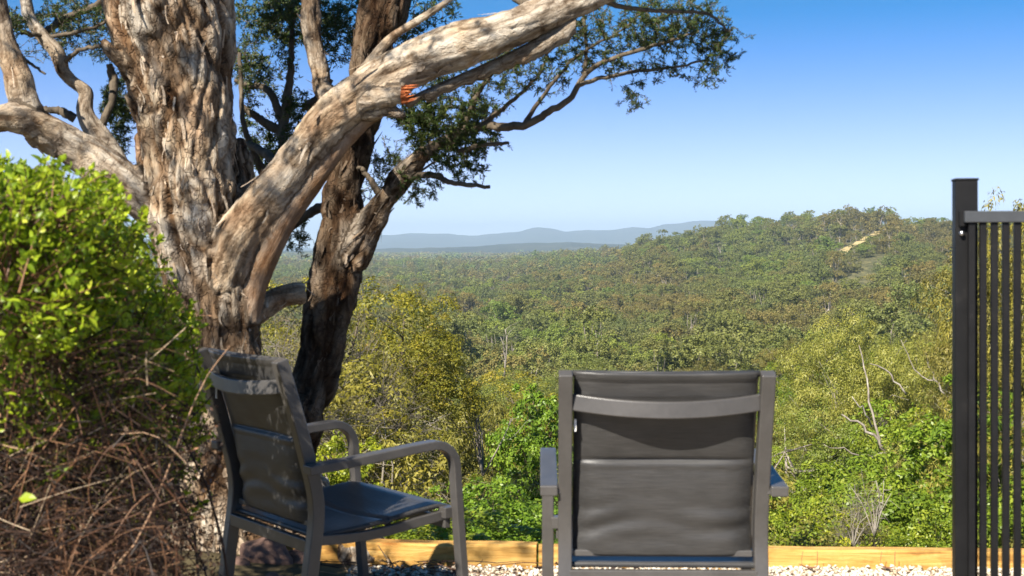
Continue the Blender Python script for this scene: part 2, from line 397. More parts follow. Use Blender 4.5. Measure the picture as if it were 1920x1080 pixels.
SX = cols[None, :]*(np.maximum(rows, 0)[:, None]+18); SY = np.repeat(rows[:, None], len(cols), 1)
SZ = ground_z(SX, SY)
nr, nc = SX.shape; ii = np.arange(nr-1)[:, None]*nc; jj = np.arange(nc-1)[None, :]
GF = np.stack([ii+jj, ii+jj+1, ii+nc+jj+1, ii+nc+jj], -1).reshape(-1, 4)
far = np.clip((SY-120)/400, 0, 1).ravel()
gz = SZ.ravel()+np.where(SY.ravel() > 3000, RS.rand(nr*nc)*5, 0)
go = link('ground', np_mesh('ground', np.stack([SX.ravel(), SY.ravel(), gz], 1), GF, True, {'far': far}), M['ground'])
tag(go, kind='structure')

# distant ranges
def ridge(name, D, prof, depth, seed, rough, mat, base=-60, n=700, px0=-500, px1=2600):
    px = np.linspace(px0, px1, n); top = np.interp(px, [p[0] for p in prof], [p[1] for p in prof])
    hz = CH-(top-HY)/FPX*D; K = 14; V = []
    jag = np.array([sum(mnoise.noise(Vector((p*.02*2**o+seed, o*7.3, seed)))/2**o for o in range(5)) for p in px])*rough
    for k in range(K):
        u = k/(K-1); 
        yy = D-depth*(1-u); w = u**.8
        nz = np.array([mnoise.fractal(Vector((p*.011, u*3.1+seed, seed*1.7)), 1.0, 2.0, 4) for p in px])
        z = base+(hz+jag-base)*w + nz*rough*3.2*math.sin(math.pi*u)
        V.append(np.stack([(px-960)/FPX*D, yy+nz*depth*.05, z], 1))
    for u in (.3, 1.0):
        V.append(np.stack([(px-960)/FPX*D, np.full(n, D+depth*u), base+(hz-base)*(1-u)], 1))
    V = np.concatenate(V); i = np.arange(K+1)[:, None]*n; j = np.arange(n-1)[None, :]
    F = np.stack([i+j, i+j+1, i+n+j+1, i+n+j], -1).reshape(-1, 4)
    return tag(link(name, np_mesh(name, V, F, True), mat), kind='structure')
ridge('mountains', 11000, [(-500, 450), (300, 452), (560, 462), (610, 470), (650, 466), (700, 441), (740, 440), (790, 437), (840, 438), (880, 443), (920, 438), (975, 434), (1000, 427), (1030, 428), (1060, 435), (1100, 431), (1150, 431), (1190, 426), (1215, 427), (1250, 420), (1300, 415), (1385, 413), (1420, 420), (1480, 424), (1520, 412), (1600, 409), (1700, 416), (2000, 420), (2600, 430)], 2600, 3.1, 9, M['mountain'], base=-40)
ridge('hills', 4600, [(-500, 470), (500, 472), (700, 466), (800, 465), (880, 463), (960, 457), (1000, 455), (1100, 455), (1180, 459), (1300, 462), (1500, 464), (2600, 470)], 1100, 8.7, 3, M['mountain'], base=-40)

# ------------------------------------------------------------------ plants: one mesh per kind, shared by copies
def crown_clumps(rs, W, H, n, style):
    """clump centres and radii for a crown W wide, H high, base at z=0"""
    c = []
    for k in range(n):
        for _ in range(30):
            p = rs.uniform(-1, 1, 3)
            q = np.linalg.norm(p)
            if q < 1 and q > .35: break
        if style == 'dome': z = H*(.12+.80*abs(p[2])) if p[2] > -.3 else H*.25*rs.rand()
        elif style == 'gum': z = H*(.62+.33*p[2])
        else: z = H*(.5+.42*p[2])
        rr = W*(.13+.12*rs.rand())*(1.15 if n < 22 else 1)
        sp = .40 if style != 'gum' else .42
        c.append((p[0]*W*sp, p[1]*W*sp, z, rr, rr*(.75 if style == 'gum' else .85)))
    return np.array(c)

def plant(name, seed, W, H, nclump, nleaf, L, Wd, style='dome', leafdir='out', trunk_r=.08, limbs=True, twigs=0, k=6, tw=.8, tuft=60):
    rs = np.random.RandomState(seed); g = Geo(); w = Geo()
    C = crown_clumps(rs, W, H, nclump, style)
    per = rs.dirichlet(C[:, 3]**2*60)*nleaf
    for c, m in zip(C, per):
        m = int(m)
        if m < 3: continue
        nt_ = max(3, m//tuft); q = rand_dir(nt_, rs); q[:, 2] = np.where((q[:, 2] < -.1) & (rs.rand(nt_) < .8), -q[:, 2], q[:, 2])
        tc = c[:3]+q*np.stack([c[3]*rs.uniform(.55, 1.12, nt_)]*2+[c[4]*rs.uniform(.5, 1.1, nt_)], 1); tr_ = c[3]*rs.uniform(.20, .42, nt_)*(2.2/nt_**.32 if nt_ > 12 else 1); tcol = rs.rand(nt_)
        ti = rs.randint(0, nt_, m); d = rand_dir(m, rs); d = unit(d+.55*q[ti]+[0, 0, .25])
        pos = tc[ti]+d*(tr_[ti]*rs.uniform(.45, 1.05, m))[:, None]*[1, 1, .8]
        if leafdir == 'hang': ld = rs.normal(size=(m, 3))*.6+[0, 0, -.7]+.3*d
        else: ld = rs.normal(size=(m, 3))+.3*d
        on = unit(d*1.0+[0, 0, .25]); ld = ld-on*((ld*on).sum(1)*.85)[:, None]
        shade = np.clip(rs.rand(m)*.42+.38*tcol[ti]+.2*rs.rand(), 0, 1)
        leaves(g, pos, ld, L*rs.uniform(.6, 1.3, m), Wd*rs.uniform(.6, 1.3, m), rs, shade, nrm=on, jit=.28)
    top = H*(.55 if style != 'gum' else .5)
    lean = rs.normal(size=2)*.06*H
    tp = smooth_path([(0, 0, -1.0*min(1, H*.2)), (lean[0]*.3, lean[1]*.3, top*.4), (lean[0], lean[1], top), (lean[0]*1.3, lean[1]*1.3, H*.70)], 9)
    tube(w, tp, np.linspace(trunk_r*1.25, trunk_r*.12, 9), k)
    if limbs:
        for c in C:
            s = tp[rs.randint(2, 7)]; e = tp[4]+(c[:3]-tp[4])*.82+rs.normal(size=3)*c[3]*.15; mid = (s+e)/2+rs.normal(size=3)*W*.04+[0, 0, -.03*H]
            pth = smooth_path([s, mid, e], 6); r0 = trunk_r*rs.uniform(.25, .5)
            tube(w, pth, np.linspace(r0, r0*.3, 6), max(3, k-2), cap=False)
            for _ in range(twigs):
                e2 = c[:3]+rand_dir(1, rs)[0]*c[3]*tw; s2 = pth[rs.randint(2, 6)]
                tube(w, smooth_path([s2, (s2+e2)/2+rs.normal(size=3)*c[3]*.2, e2], 4), np.linspace(r0*.35, r0*.12, 4), 3, cap=False)
    return g.mesh(name+'_crown', False), w.mesh(name+'_trunk', True)

KIND = {}
def defkind(key, name, fol, bark, *a, **kw): KIND[key] = (name, fol, bark, *plant(name, *a, **kw), a[2])   # a[2] = H
# shrubs (roughly unit sizes: real metres)
defkind('bright_a', 'green_shrub', 'fol_bright', 'twig', 1, 3.2, 3.0, 34, 30000, .075, .042, 'dome', 'out', .05, twigs=2)
defkind('bright_b', 'green_shrub', 'fol_bright', 'twig', 2, 2.8, 3.6, 30, 24000, .085, .045, 'ball', 'out', .05, twigs=2)
defkind('gold', 'golden_shrub', 'fol_gold', 'twig', 3, 3.2, 3.0, 36, 36000, .055, .026, 'dome', 'out', .05, twigs=3)
defkind('olive_a', 'olive_shrub', 'fol_olive', 'twig_grey', 4, 3.4, 3.2, 34, 26000, .085, .032, 'dome', 'out', .05, twigs=6)
defkind('olive_b', 'olive_shrub', 'fol_olive', 'twig_grey', 5, 3.0, 3.8, 30, 20000, .095, .034, 'ball', 'hang', .06, twigs=8)
defkind('twiggy', 'grey_twiggy_shrub', 'fol_olive', 'twig_grey', 6, 3.2, 2.6, 44, 12000, .05, .02, 'dome', 'rand', .03, twigs=60, tw=1.05)
# gum trees 40-180 m away
defkind('gum_a', 'gum_tree', 'fol_mid', 'gum_bark', 11, 8.5, 9, 16, 32000, .135, .062, 'gum', 'hang', .16, twigs=2, tuft=70)
defkind('gum_b', 'gum_tree', 'fol_mid', 'gum_bark', 12, 7.5, 10, 14, 28000, .135, .062, 'gum', 'hang', .14, twigs=2, tuft=70)
defkind('gum_c', 'gum_tree', 'fol_mid', 'gum_bark', 13, 9, 8, 20, 34000, .13, .068, 'dome', 'out', .16, twigs=2, tuft=80)
defkind('gum_d', 'gum_tree', 'fol_bright', 'gum_bark', 14, 7, 7.5, 22, 26000, .135, .075, 'dome', 'out', .14, twigs=1)
defkind('hero_gum', 'gum_tree', 'fol_hero', 'gum_bark', 15, 10, 10.5, 15, 95000, .12, .042, 'gum', 'hang', .2, twigs=5, tuft=170)
defkind('near_gum', 'gum_tree', 'fol_olive', 'gum_bark', 16, 5.5, 8, 40, 60000, .11, .034, 'ball', 'hang', .12, twigs=3)

def put(key, x, y, label, cat, group=None, scale=1.0, H=None, rz=None, sink=.15, z=None, sq=None):
    name, fol, bark, cm, tm, H0 = KIND[key]
    s = (H/H0) if H else scale
    zz = float(ground_z(x, y)) if z is None else z
    r = empty(name, (x, y, zz-sink)); r.rotation_euler = (0, 0, random.uniform(0, 6.28) if rz is None else rz)
    r.scale = sq if sq else (s*random.uniform(.9, 1.15), s*random.uniform(.9, 1.15), s)
    tag(r, label, cat, group)
    link('crown', cm, M[fol], r); link('trunk', tm, M[bark], r)
    return r
def puts(key, px, ytop, D, H, label, cat, W=None, **kw):
    """a plant whose top stands at the sight line (px, ytop) at distance D"""
    p = P(px, ytop, D); H0 = KIND[key][5]; s = H/H0
    return put(key, p.x, p.y, label, cat, sq=((W or 1)*s, (W or 1)*s, s), z=p.z-H*.98, sink=0, **kw)

# --- single plants that stand out
puts('gold', 742, 500, 17, 2.3, 'golden green shrub with a rounded crown just right of the dark leaning trunk', 'shrub', W=1.05, rz=1.0)
puts('gold', 808, 562, 17.5, 1.3, 'small golden shrub with pinkish tips at the right of the larger golden shrub', 'shrub', W=.75, rz=2.2)
puts('gold', 610, 478, 15, 2.6, 'golden shrub seen through the gap between the two paperbark trunks', 'shrub', W=1.1, rz=.3)
puts('gold', 500, 488, 14, 2.2, 'golden shrub behind the broken limb beside the pale main trunk', 'shrub', rz=4.0)
puts('twiggy', 668, 605, 14.5, 2.0, 'grey bare twiggy shrub under the golden shrub', 'shrub', W=.85, rz=.5)
puts('twiggy', 550, 590, 12, 1.6, 'grey twiggy shrub between the paperbark trunks', 'shrub', rz=2.5)
puts('olive_a', 700, 720, 11.5, 2.0, 'straw tinted olive shrub right of the dark leaning trunk foot', 'shrub', W=1.0, rz=3)
puts('olive_b', 800, 650, 24, 3.4, 'olive shrub right of the grey twiggy shrub', 'shrub', rz=2)
puts('gold', 975, 668, 42, 4.0, 'brownish gold shrub on the slope above the bright green tree', 'shrub', W=1.3, rz=5)
puts('bright_b', 1012, 718, 21, 3.4, 'bright yellow green tree standing behind the left post of the right chair', 'tree', W=.72, rz=1)
puts('bright_a', 955, 880, 10.5, 1.3, 'low bright lime shrub between the two chairs', 'shrub', W=1.15, rz=2)
puts('bright_a', 780, 950, 7.6, .8, 'low leafy shrub spreading along the sleeper under the left chair', 'shrub', W=1.9, rz=4)
puts('bright_b', 640, 930, 7.6, .9, 'low leafy shrub at the foot of the dark leaning trunk', 'shrub', W=1.5, rz=5)
puts('bright_a', 640, 800, 10, 1.3, 'small bright green shrub framed by the far armrest of the left chair', 'shrub', W=.9, rz=.4)
puts('bright_a', 1720, 850, 15, 2.2, 'dense bright green shrub beside the black fence post', 'shrub', W=1.1, rz=0)
puts('bright_a', 1600, 935, 13, 1.6, 'dense green shrub just over the sleeper right of the right chair', 'shrub', W=1.1, rz=2)
puts('bright_b', 1500, 860, 17, 2.4, 'dark centred green shrub close to the right armrest of the right chair', 'shrub', W=.95, rz=3)
puts('bright_a', 1480, 950, 12, 1.4, 'low green shrub tucked behind the right chair arm above the sleeper', 'shrub', W=.9, rz=1.2)
puts('bright_b', 1660, 870, 20, 2.6, 'upright green shrub below the fallen pale limbs', 'shrub', W=.9, rz=.7)
puts('bright_a', 1740, 960, 11.5, 1.3, 'low green shrub at the foot of the fence post above the sleeper', 'shrub', W=.9, rz=5.1)
puts('twiggy', 1610, 905, 12.6, 1.25, 'bare grey twigs poking out of the green shrubs above the sleeper', 'shrub', W=.6, rz=3.3)
puts('bright_a', 1250, 900, 14, 2, 'green shrub mostly hidden behind the right chair back', 'shrub', rz=1.2)
puts('bright_b', 1100, 930, 12, 1.6, 'green shrub hidden behind the left side of the right chair', 'shrub', rz=4.2)
puts('hero_gum', 1625, 600, 48, 9.5, 'large olive gum tree with spreading pale limbs left of the fence post', 'gum tree', W=.80, rz=.6)
puts('hero_gum', 1790, 612, 52, 9.5, 'olive gum tree with leaning limbs directly behind the fence post', 'gum tree', W=.7, rz=3.4)
puts('near_gum', 1850, 470, 26, 6.0, 'bright olive weeping gum standing behind the black fence post and pickets', 'gum tree', W=.75, rz=1)
puts('near_gum', 1975, 358, 20, 7.5, 'tall weeping gum behind the fence whose tip shows over the top rail', 'gum tree', W=.62, rz=2)
puts('near_gum', 2060, 560, 15, 5, 'weeping gum at the far right behind the pickets', 'gum tree', W=.9, rz=4)
puts('bright_a', 1880, 860, 12, 2.2, 'green shrub seen through the fence pickets above the sleeper', 'shrub', rz=4)
puts('bright_b', 1840, 700, 18, 3.2, 'taller green shrub seen through the fence pickets', 'shrub', rz=1)
puts('gum_d', 1690, 770, 34, 4.5, 'round olive green tree in front of the spreading gum limbs', 'tree', W=.9, rz=1)
puts('gum_c', 1480, 720, 40, 5, 'pale olive gum tree right of the right chair top', 'gum tree', W=.9, rz=1)

# --- pale leaning limbs of the gum, right
def limb_mesh(paths, rbase):
    g = Geo()
    for p in paths:
        q = smooth_path([(*P(a, b, c), r*.42) for a, b, c, r in p], 10)
        tube(g, q[:, :3]+RS.normal(size=(10, 3))*.03, q[:, 3], 6)
    return g
lg = limb_mesh([[(1660, 845, 33, .11), (1635, 815, 33, .09), (1605, 790, 33, .07), (1575, 778, 33, .05)],
                [(1655, 838, 33, .09), (1640, 790, 33.4, .08), (1628, 740, 33.6, .06), (1622, 690, 34, .05), (1610, 650, 34, .03)],
                [(1636, 800, 33.3, .06), (1618, 770, 33, .05), (1600, 745, 33, .03)],
                [(1665, 850, 33, .08), (1620, 855, 32.8, .06), (1580, 842, 32.6, .04), (1545, 835, 32.5, .02)],
                [(1700, 740, 34, .06), (1665, 700, 34, .05), (1630, 680, 34, .03)],
                [(1790, 760, 34, .07), (1755, 715, 34, .06), (1735, 660, 34, .04)],
                [(1760, 720, 34, .05), (1720, 700, 34.2, .04), (1690, 640, 34.2, .02)]], 0)
r_ = empty('fallen_gum', P(1660, 850, 33)); tag(r_, 'bare pale forked limbs of a leaning gum among green crowns left of the fence post', 'gum tree')
o = lg.build('trunk', M['gum_bark'], r_, True); o.matrix_parent_inverse = Matrix.Translation(-P(1660, 850, 33))
for k, (px, py, D, sz) in enumerate([(770, 815, 22, 1.2), (905, 838, 17, .8), (1640, 960, 12, .45), (945, 665, 130, 5), (1600, 985, 12, .35)]):
    g = Geo(); b = P(px, py+20, D); rs = np.random.RandomState(50+k)
    for q in range(2 if k == 3 else 7):
        d = np.array([rs.normal()*(.12 if k == 3 else .5), rs.normal()*.4*(k != 3), 1.0]); d /= np.linalg.norm(d); e = d*sz*rs.uniform(.5, 1)
        pth = smooth_path([(0, 0, -sz*.3), e*.5+rs.normal(size=3)*sz*.05, e], 6); tube(g, pth, np.linspace(sz*.016, sz*.005, 6), 5)
        for _ in range(3):
            s2 = pth[rs.randint(2, 5)]; tube(g, smooth_path([s2, s2+rs.normal(size=3)*sz*.1+d*sz*.15, s2+rs.normal(size=3)*sz*.18+d*sz*.3], 4), np.linspace(sz*.008, sz*.002, 4), 4)
    o = g.build('dead_tree', M['gum_bark'], None, True); o.location = b
    tag(o, ['bare pale forked snag behind the left chair armrest', 'small bare snag between the two chairs', 'bleached dead branches among the green shrubs above the sleeper', 'tall bare white trunk in the middle distance left of centre', 'short bleached stick cluster just above the sleeper'][k], 'dead tree')

# --- slope plants as individuals
placed = []
def scatter(n, D0, D1, sp0, sp1, t0=-.36, t1=.46, rs=RS):
    out_ = []; tries = 0; grid = {}
    while len(out_) < n and tries < n*60:
        tries += 1
        D = math.sqrt(rs.uniform(D0*D0, D1*D1)); t = rs.uniform(t0, t1); x = t*D; sp = sp0+(sp1-sp0)*(D-D0)/(D1-D0)
        c = (int(x//sp1), int(D//sp1)); ok = True
        for a in (-1, 0, 1):
            for b in (-1, 0, 1):
                for (u, v) in grid.get((c[0]+a, c[1]+b), ()):
                    if (u-x)**2+(v-D)**2 < sp*sp: ok = False
        if ok: grid.setdefault(c, []).append((x, D)); out_.append((x, D))
    return out_
WHERE = [(-9, 'behind the paperbark'), (-.09, 'left of centre'), (0.02, 'between the chairs'), (.09, 'behind the right chair'), (.2, 'beside the right chair'), (.33, 'left of the post'), (.36, 'behind the fence')]
def where(t):
    w = WHERE[0][1]
    for a, b in WHERE:
        if t >= a: w = b
    return w
for (x, D) in scatter(150, 10, 46, 1.9, 2.9):
    t = x/D; u = random.random()
    if t > .16: key = 'bright_a' if u < .45 else 'bright_b' if u < .65 else 'olive_a' if u < .85 else 'olive_b'
    elif t < -.05: key = 'olive_a' if u < .48 else 'olive_b' if u < .78 else 'twiggy' if u < .82 else 'gold' if u < .88 else 'bright_a'
    else: key = 'olive_a' if u < .35 else 'olive_b' if u < .55 else 'bright_a' if u < .7 else 'bright_b' if u < .85 else 'olive_a' if u < .95 else 'gold'
    band = 'near the patio edge' if D < 22 else 'on the upper slope' if D < 34 else 'on the lower slope'
    colr = {'bright_a': 'dense bright green', 'bright_b': 'upright bright green', 'olive_a': 'rounded olive', 'olive_b': 'loose olive', 'twiggy': 'grey twiggy', 'gold': 'golden green'}[key]
    lab = f'{colr} shrub {band} {where(t)}'
    put(key, x, D, lab, 'shrub', lab.replace(' shrub ', ' shrubs '), H=float(tree_h(D))*random.uniform(.75, 1.2))
for (x, D) in scatter(285, 46, 175, 4.6, 8.4):
    t = x/D; u = random.random(); n = mnoise.noise(Vector((x*.02, D*.02, 3)))
    key = 'gum_d' if n > .12 and u < .7 else ('gum_a' if u < .3 else 'gum_b' if u < .55 else 'gum_c' if u < .85 else 'gum_d')
    band = 'at the slope foot' if D < 80 else 'on the valley floor' if D < 125 else 'on the valley rise'
    colr = {'gum_a': 'broad olive', 'gum_b': 'tall olive', 'gum_c': 'rounded olive', 'gum_d': 'bright green'}[key]
    lab = f'{colr} gum tree {band} {where(t)}'
    put(key, x, D, lab, 'gum tree', lab.replace(' gum tree ', ' gum trees '), H=float(tree_h(D))*random.uniform(.8, 1.15), sink=.5)

ORD = 'first second third fourth fifth sixth seventh eighth ninth tenth eleventh twelfth thirteenth fourteenth fifteenth sixteenth seventeenth eighteenth nineteenth twentieth'.split()
_g = {}
for o in COL.objects:
    if o.get('group') and o.type == 'EMPTY' and o.name.split('.')[0] in ('green_shrub', 'golden_shrub', 'olive_shrub', 'grey_twiggy_shrub', 'gum_tree'): _g.setdefault(o['label'], []).append(o)
for lab, os_ in _g.items():
    if len(os_) > 1:
        os_.sort(key=lambda o: o.location.x/o.location.y)
        for k, o in enumerate(os_): o['label'] = (ORD[k] if k < 20 else 'far right')+' from left '+lab
# --- far forest: small trees in one mesh each, reused by the uncountable forest
def far_tree(name, seed, W, H, nclump, nleaf, L, style, trunk_r):
    cm, tm = plant(name, seed, W, H, nclump, nleaf, L, L*.7, style, 'out', trunk_r, limbs=nleaf > 500, k=4, tuft=40 if nleaf > 3000 else 16)
    a = bpy.data.objects.new('a', cm); b = bpy.data.objects.new('b', tm)
    V = np.zeros(len(cm.vertices)*3, np.float32); cm.vertices.foreach_get('co', V); V2 = np.zeros(len(tm.vertices)*3, np.float32); tm.vertices.foreach_get('co', V2)
    F1 = [list(p.vertices) for p in cm.polygons]; F2 = [list(p.vertices) for p in tm.polygons]
    n = len(V)//3; q1 = np.array(F1); q2 = [np.array([f for f in F2 if len(f) == 4]), np.array([f for f in F2 if len(f) == 3])]
    ra = np.zeros(n, np.float32); cm.attributes['rnd'].data.foreach_get('value', ra)
    Fs = [q1]+[q+n for q in q2 if len(q)]
    mi = [0]*len(q1)+[1]*sum(len(q) for q in q2)
    me = np_mesh(name, np.concatenate([V, V2]).reshape(-1, 3), Fs, False, {'rnd': np.concatenate([ra, np.zeros(len(V2)//3)])}, midx=mi)
    bpy.data.objects.remove(a); bpy.data.objects.remove(b)
    me.materials.append(M['fol_far']); me.materials.append(M['gum_bark'])
    return me
FT = [far_tree('valley_tree', 31, 11, 13, 15, 9500, .31, 'gum', .24), far_tree('valley_tree', 32, 9, 14.5, 13, 8500, .30, 'gum', .24),
      far_tree('valley_tree', 33, 12, 11, 18, 10500, .32, 'dome', .24), far_tree('valley_tree', 34, 7.5, 15.5, 12, 6000, .29, 'gum', .26)]
FT2 = [far_tree('ridge_tree', 41, 9, 12, 10, 1500, .6, 'gum', .25), far_tree('ridge_tree', 42, 8, 11, 9, 1400, .6, 'dome', .2), far_tree('ridge_tree', 43, 10, 12, 9, 1400, .65, 'ball', .2)]
FT3 = [far_tree('ridge_tree', 51, 16, 12, 7, 110, 3.0, 'dome', .3)]
# grassy strip climbing the right hand hill
STR = np.array([(1558, 474, 585), (1590, 462, 640), (1622, 447, 705), (1648, 434, 765), (1668, 424, 825)], float)
def strip_row(px): return np.interp(px, STR[:, 0], STR[:, 1])
def skip(x, D, h):
    px = 960+x/D*FPX
    if 1548 < px < 1690 and 430 < D < 915:
        ytop = HY-(float(ground_z(x, D))+h-CH)/D*FPX
        c = strip_row(px)
        sd_ = np.interp(px, STR[:, 0], STR[:, 2])
        if px > 1672: return 1 if (D > 760 and ytop < 395) else 0
        al = (HY-(float(ground_z(x, D))-CH)/D*FPX-c-5)/FPX*D/h
        if ytop < c+7 and D < sd_+9: return min(.95, al) if al > .04 else 1
        return 1 if D < sd_+9 else .5 if mnoise.noise(Vector((x*.05, D*.05, 1))) < .1 else 0
    return 0
srcs = []
for k, (me, px, D, lab) in enumerate([(FT[0], 1672, 884, 'broad dark tree standing tallest on the hilltop at the head of the grassy strip'), (FT[1], 1716, 880, 'lone upright tree on the ridge left of the fence post'),
        (FT[2], 1695, 886, 'rounded tree beside the broad tree on the hilltop'), (FT[3], 1640, 890, 'thin sparse tree on the skyline left of the broad hilltop tree'),
        (FT2[0], 1390, 905, 'small skyline tree above the slope right of the far mountains'), (FT2[1], 1480, 905, 'rounded skyline tree on the middle of the ridge'), (FT2[2], 1300, 940, 'small tree on the falling left shoulder of the ridge'),
        (FT3[0], 1150, 1450, 'low tree clump where the ridge meets the hazy plain')]):
    x = (px-960)/FPX*D; o = link('ridge_tree', me); o.location = (x, D, float(ground_z(x, D))); o.rotation_euler.z = k
    s = [1.5, 1.35, 1.2, 1.35, 1.1, 1.1, 1, 1][k]; o.scale = ((s*.70 if k in (0, 2) else s*.55), s*.6, s*.68) if k < 4 else (s, s, s)
    tag(o, lab, 'tree'); srcs.append(o)

def forest(name, bands, sources, label):
    pts = []; var = []; scl = []; rz = []
    rs = np.random.RandomState(77)
    for (D0, D1, sp, hmul, hs) in bands:
        n = int(.5*.86*(D1*D1-D0*D0)/(sp*sp))
        D = np.sqrt(rs.uniform(D0*D0, D1*D1, n)); t = rs.uniform(-.40, .46, n); x = t*D
        z = ground_z(x, D); h = np.clip(rs.normal(1, .22, n), .5, 1.5)*hmul
        for i in range(n):
            sk = skip(x[i], D[i], 12*h[i])
            if sk == 1: continue
            if sk: h[i] *= sk
            pts.append((x[i], D[i], z[i]-.5)); scl.append(h[i]); rz.append(rs.uniform(0, 6.28)); var.append(rs.choice(hs))
    me = bpy.data.meshes.new(name); me.vertices.add(len(pts)); me.vertices.foreach_set('co', np.array(pts, np.float32).ravel())
    for k, v in (('scl', scl), ('rz', rz), ('var', var)):
        a = me.attributes.new(k, 'FLOAT', 'POINT'); a.data.foreach_set('value', np.array(v, np.float32))
    me.update(); o = link(name, me); tag(o, label, 'forest', kind='stuff')
    ng = bpy.data.node_groups.new(name+'_nodes', 'GeometryNodeTree')
    ng.interface.new_socket('Geometry', in_out='INPUT', socket_type='NodeSocketGeometry'); ng.interface.new_socket('Geometry', in_out='OUTPUT', socket_type='NodeSocketGeometry')
    N = ng.nodes; L = ng.links; gi = N.new('NodeGroupInput'); g_o = N.new('NodeGroupOutput'); J = N.new('GeometryNodeJoinGeometry')
    def na(k):
        a = N.new('GeometryNodeInputNamedAttribute'); a.data_type = 'FLOAT'; a.inputs['Name'].default_value = k; return a.outputs['Attribute']
    A = {k: na(k) for k in ('scl', 'rz', 'var')}
    rot = N.new('ShaderNodeCombineXYZ'); L.new(A['rz'], rot.inputs[2])
    for k, s in enumerate(sources):
        oi = N.new('GeometryNodeObjectInfo'); oi.inputs['Object'].default_value = s; oi.inputs['As Instance'].default_value = True; oi.transform_space = 'ORIGINAL'
        cmp_ = N.new('FunctionNodeCompare'); cmp_.data_type = 'FLOAT'; cmp_.operation = 'EQUAL'; L.new(A['var'], cmp_.inputs['A']); cmp_.inputs['B'].default_value = k; cmp_.inputs['Epsilon'].default_value = .1
        ip = N.new('GeometryNodeInstanceOnPoints'); L.new(gi.outputs[0], ip.inputs['Points']); L.new(cmp_.outputs[0], ip.inputs['Selection']); L.new(oi.outputs['Geometry'], ip.inputs['Instance'])
        L.new(rot.outputs[0], ip.inputs['Rotation']); L.new(A['scl'], ip.inputs['Scale']); L.new(ip.outputs[0], J.inputs[0])
    L.new(J.outputs[0], g_o.inputs[0])
    md = o.modifiers.new('trees', 'NODES'); md.node_group = ng
    print(name, len(pts)); return o
forest('valley_forest', [(172, 330, 8.4, .92, [0, 1, 2, 2, 3]), (330, 620, 8.6, .95, [0, 1, 2, 3]), (620, 960, 8.2, .95, [4, 5, 6, 3, 1, 0]), (960, 1800, 12, 1.05, [4, 5, 6]), (1800, 4200, 26, 1.1, [7])],
       srcs, 'continuous eucalypt forest covering the valley, the right hand hill and the hazy plain')
# the strip itself, draped on the hill
V = []; 
SP = smooth_path(STR, 70)
for k, (px, py, D) in enumerate(SP):
    w = 7+2*math.sin(k*.35)+RS.rand()
    for s in np.linspace(-1, 1, 9):
        x = (px-960)/FPX*D+s*w*.5; y = D+s*16+RS.rand()*2
        V.append((x, y, float(ground_z(x, y))+.9))
ii = np.arange(69)[:, None]*9; jj = np.arange(8)[None, :]
tag(link('grass_strip', np_mesh('grass_strip', V, np.stack([ii+jj, ii+jj+1, ii+9+jj+1, ii+9+jj], -1).reshape(-1, 4), True), M['straw']), kind='structure')

# ================================================================== the patio
def grid_vf(nx, ny): 
    i = np.arange(ny-1)[:, None]*nx; j = np.arange(nx-1)[None, :]
    return np.stack([i+j, i+j+1, i+nx+j+1, i+nx+j], -1).reshape(-1, 4)
gx, gy = np.meshgrid(np.linspace(-5, 6, 120), np.linspace(-6, 5.0, 120))
gzz = .006*np.sin(gx*9)*np.cos(gy*8)
tag(link('patio', np_mesh('patio', np.stack([gx.ravel(), gy.ravel(), gzz.ravel()], 1), grid_vf(120, 120), True), M['gravelbed']), kind='structure')
def pebbles(name, n, xr, yr, s0, s1, z0, z1, mat, seed, flat=.65, keep=None):
    rs = np.random.RandomState(seed)
    p = np.stack([rs.uniform(*xr, n), rs.uniform(*yr, n), rs.uniform(z0, z1, n)], 1)
    if keep is not None: p = p[keep(p, rs)]
    n = len(p); base = np.array([[1, 0, 0], [0, 1, 0], [-1, 0, 0], [0, -1, 0], [0, 0, 1], [0, 0, -1], [.62, .62, .5], [-.62, .62, .5], [-.62, -.62, .5], [.62, -.62, .5]])
    F = np.array([[0, 6, 4], [6, 1, 4], [1, 7, 4], [7, 2, 4], [2, 8, 4], [8, 3, 4], [3, 9, 4], [9, 0, 4], [0, 1, 6], [1, 2, 7], [2, 3, 8], [3, 0, 9], [1, 0, 5], [2, 1, 5], [3, 2, 5], [0, 3, 5]])
    sz = rs.uniform(s0, s1, n); V = base[None]*rs.uniform(.7, 1.25, (n, 10, 1)); V = V*np.stack([sz, sz*rs.uniform(.6, 1, n), sz*flat*rs.uniform(.7, 1.2, n)], 1)[:, None, :]
    a = rs.uniform(0, 6.28, n); c, s_ = np.cos(a)[:, None], np.sin(a)[:, None]
    tl = rs.normal(size=n)[:, None]*.35
    X, Y, Z = V[..., 0].copy(), V[..., 1].copy(), V[..., 2].copy(); Z2 = Z+X*tl
    V = np.stack([X*c-Y*s_, X*s_+Y*c, Z2], -1)+p[:, None, :]
    F = (np.arange(n)*10)[:, None, None]+F[None]
    return link(name, np_mesh(name, V.reshape(-1, 3), F.reshape(-1, 3), True, {'rnd': np.repeat(rs.rand(n), 10)}), mat)
g_ = pebbles('gravel', 30000, (-1.5, 3.4), (3.85, 5.0), .005, .0125, .002, .012, M['pebble'], 5, keep=lambda p, rs: rs.rand(len(p)) < np.clip(.35+(p[:, 0]+1.2)*.7, .3, 1))
tag(g_, 'cream and tan crushed gravel spread over the patio', 'gravel', kind='stuff')
g2 = pebbles('gravel', 9000, (-3, 3.6), (.6, 3.85), .009, .02, .002, .01, M['pebble'], 6); tag(g2, 'coarser cream gravel under and in front of the chairs', 'gravel', kind='stuff')
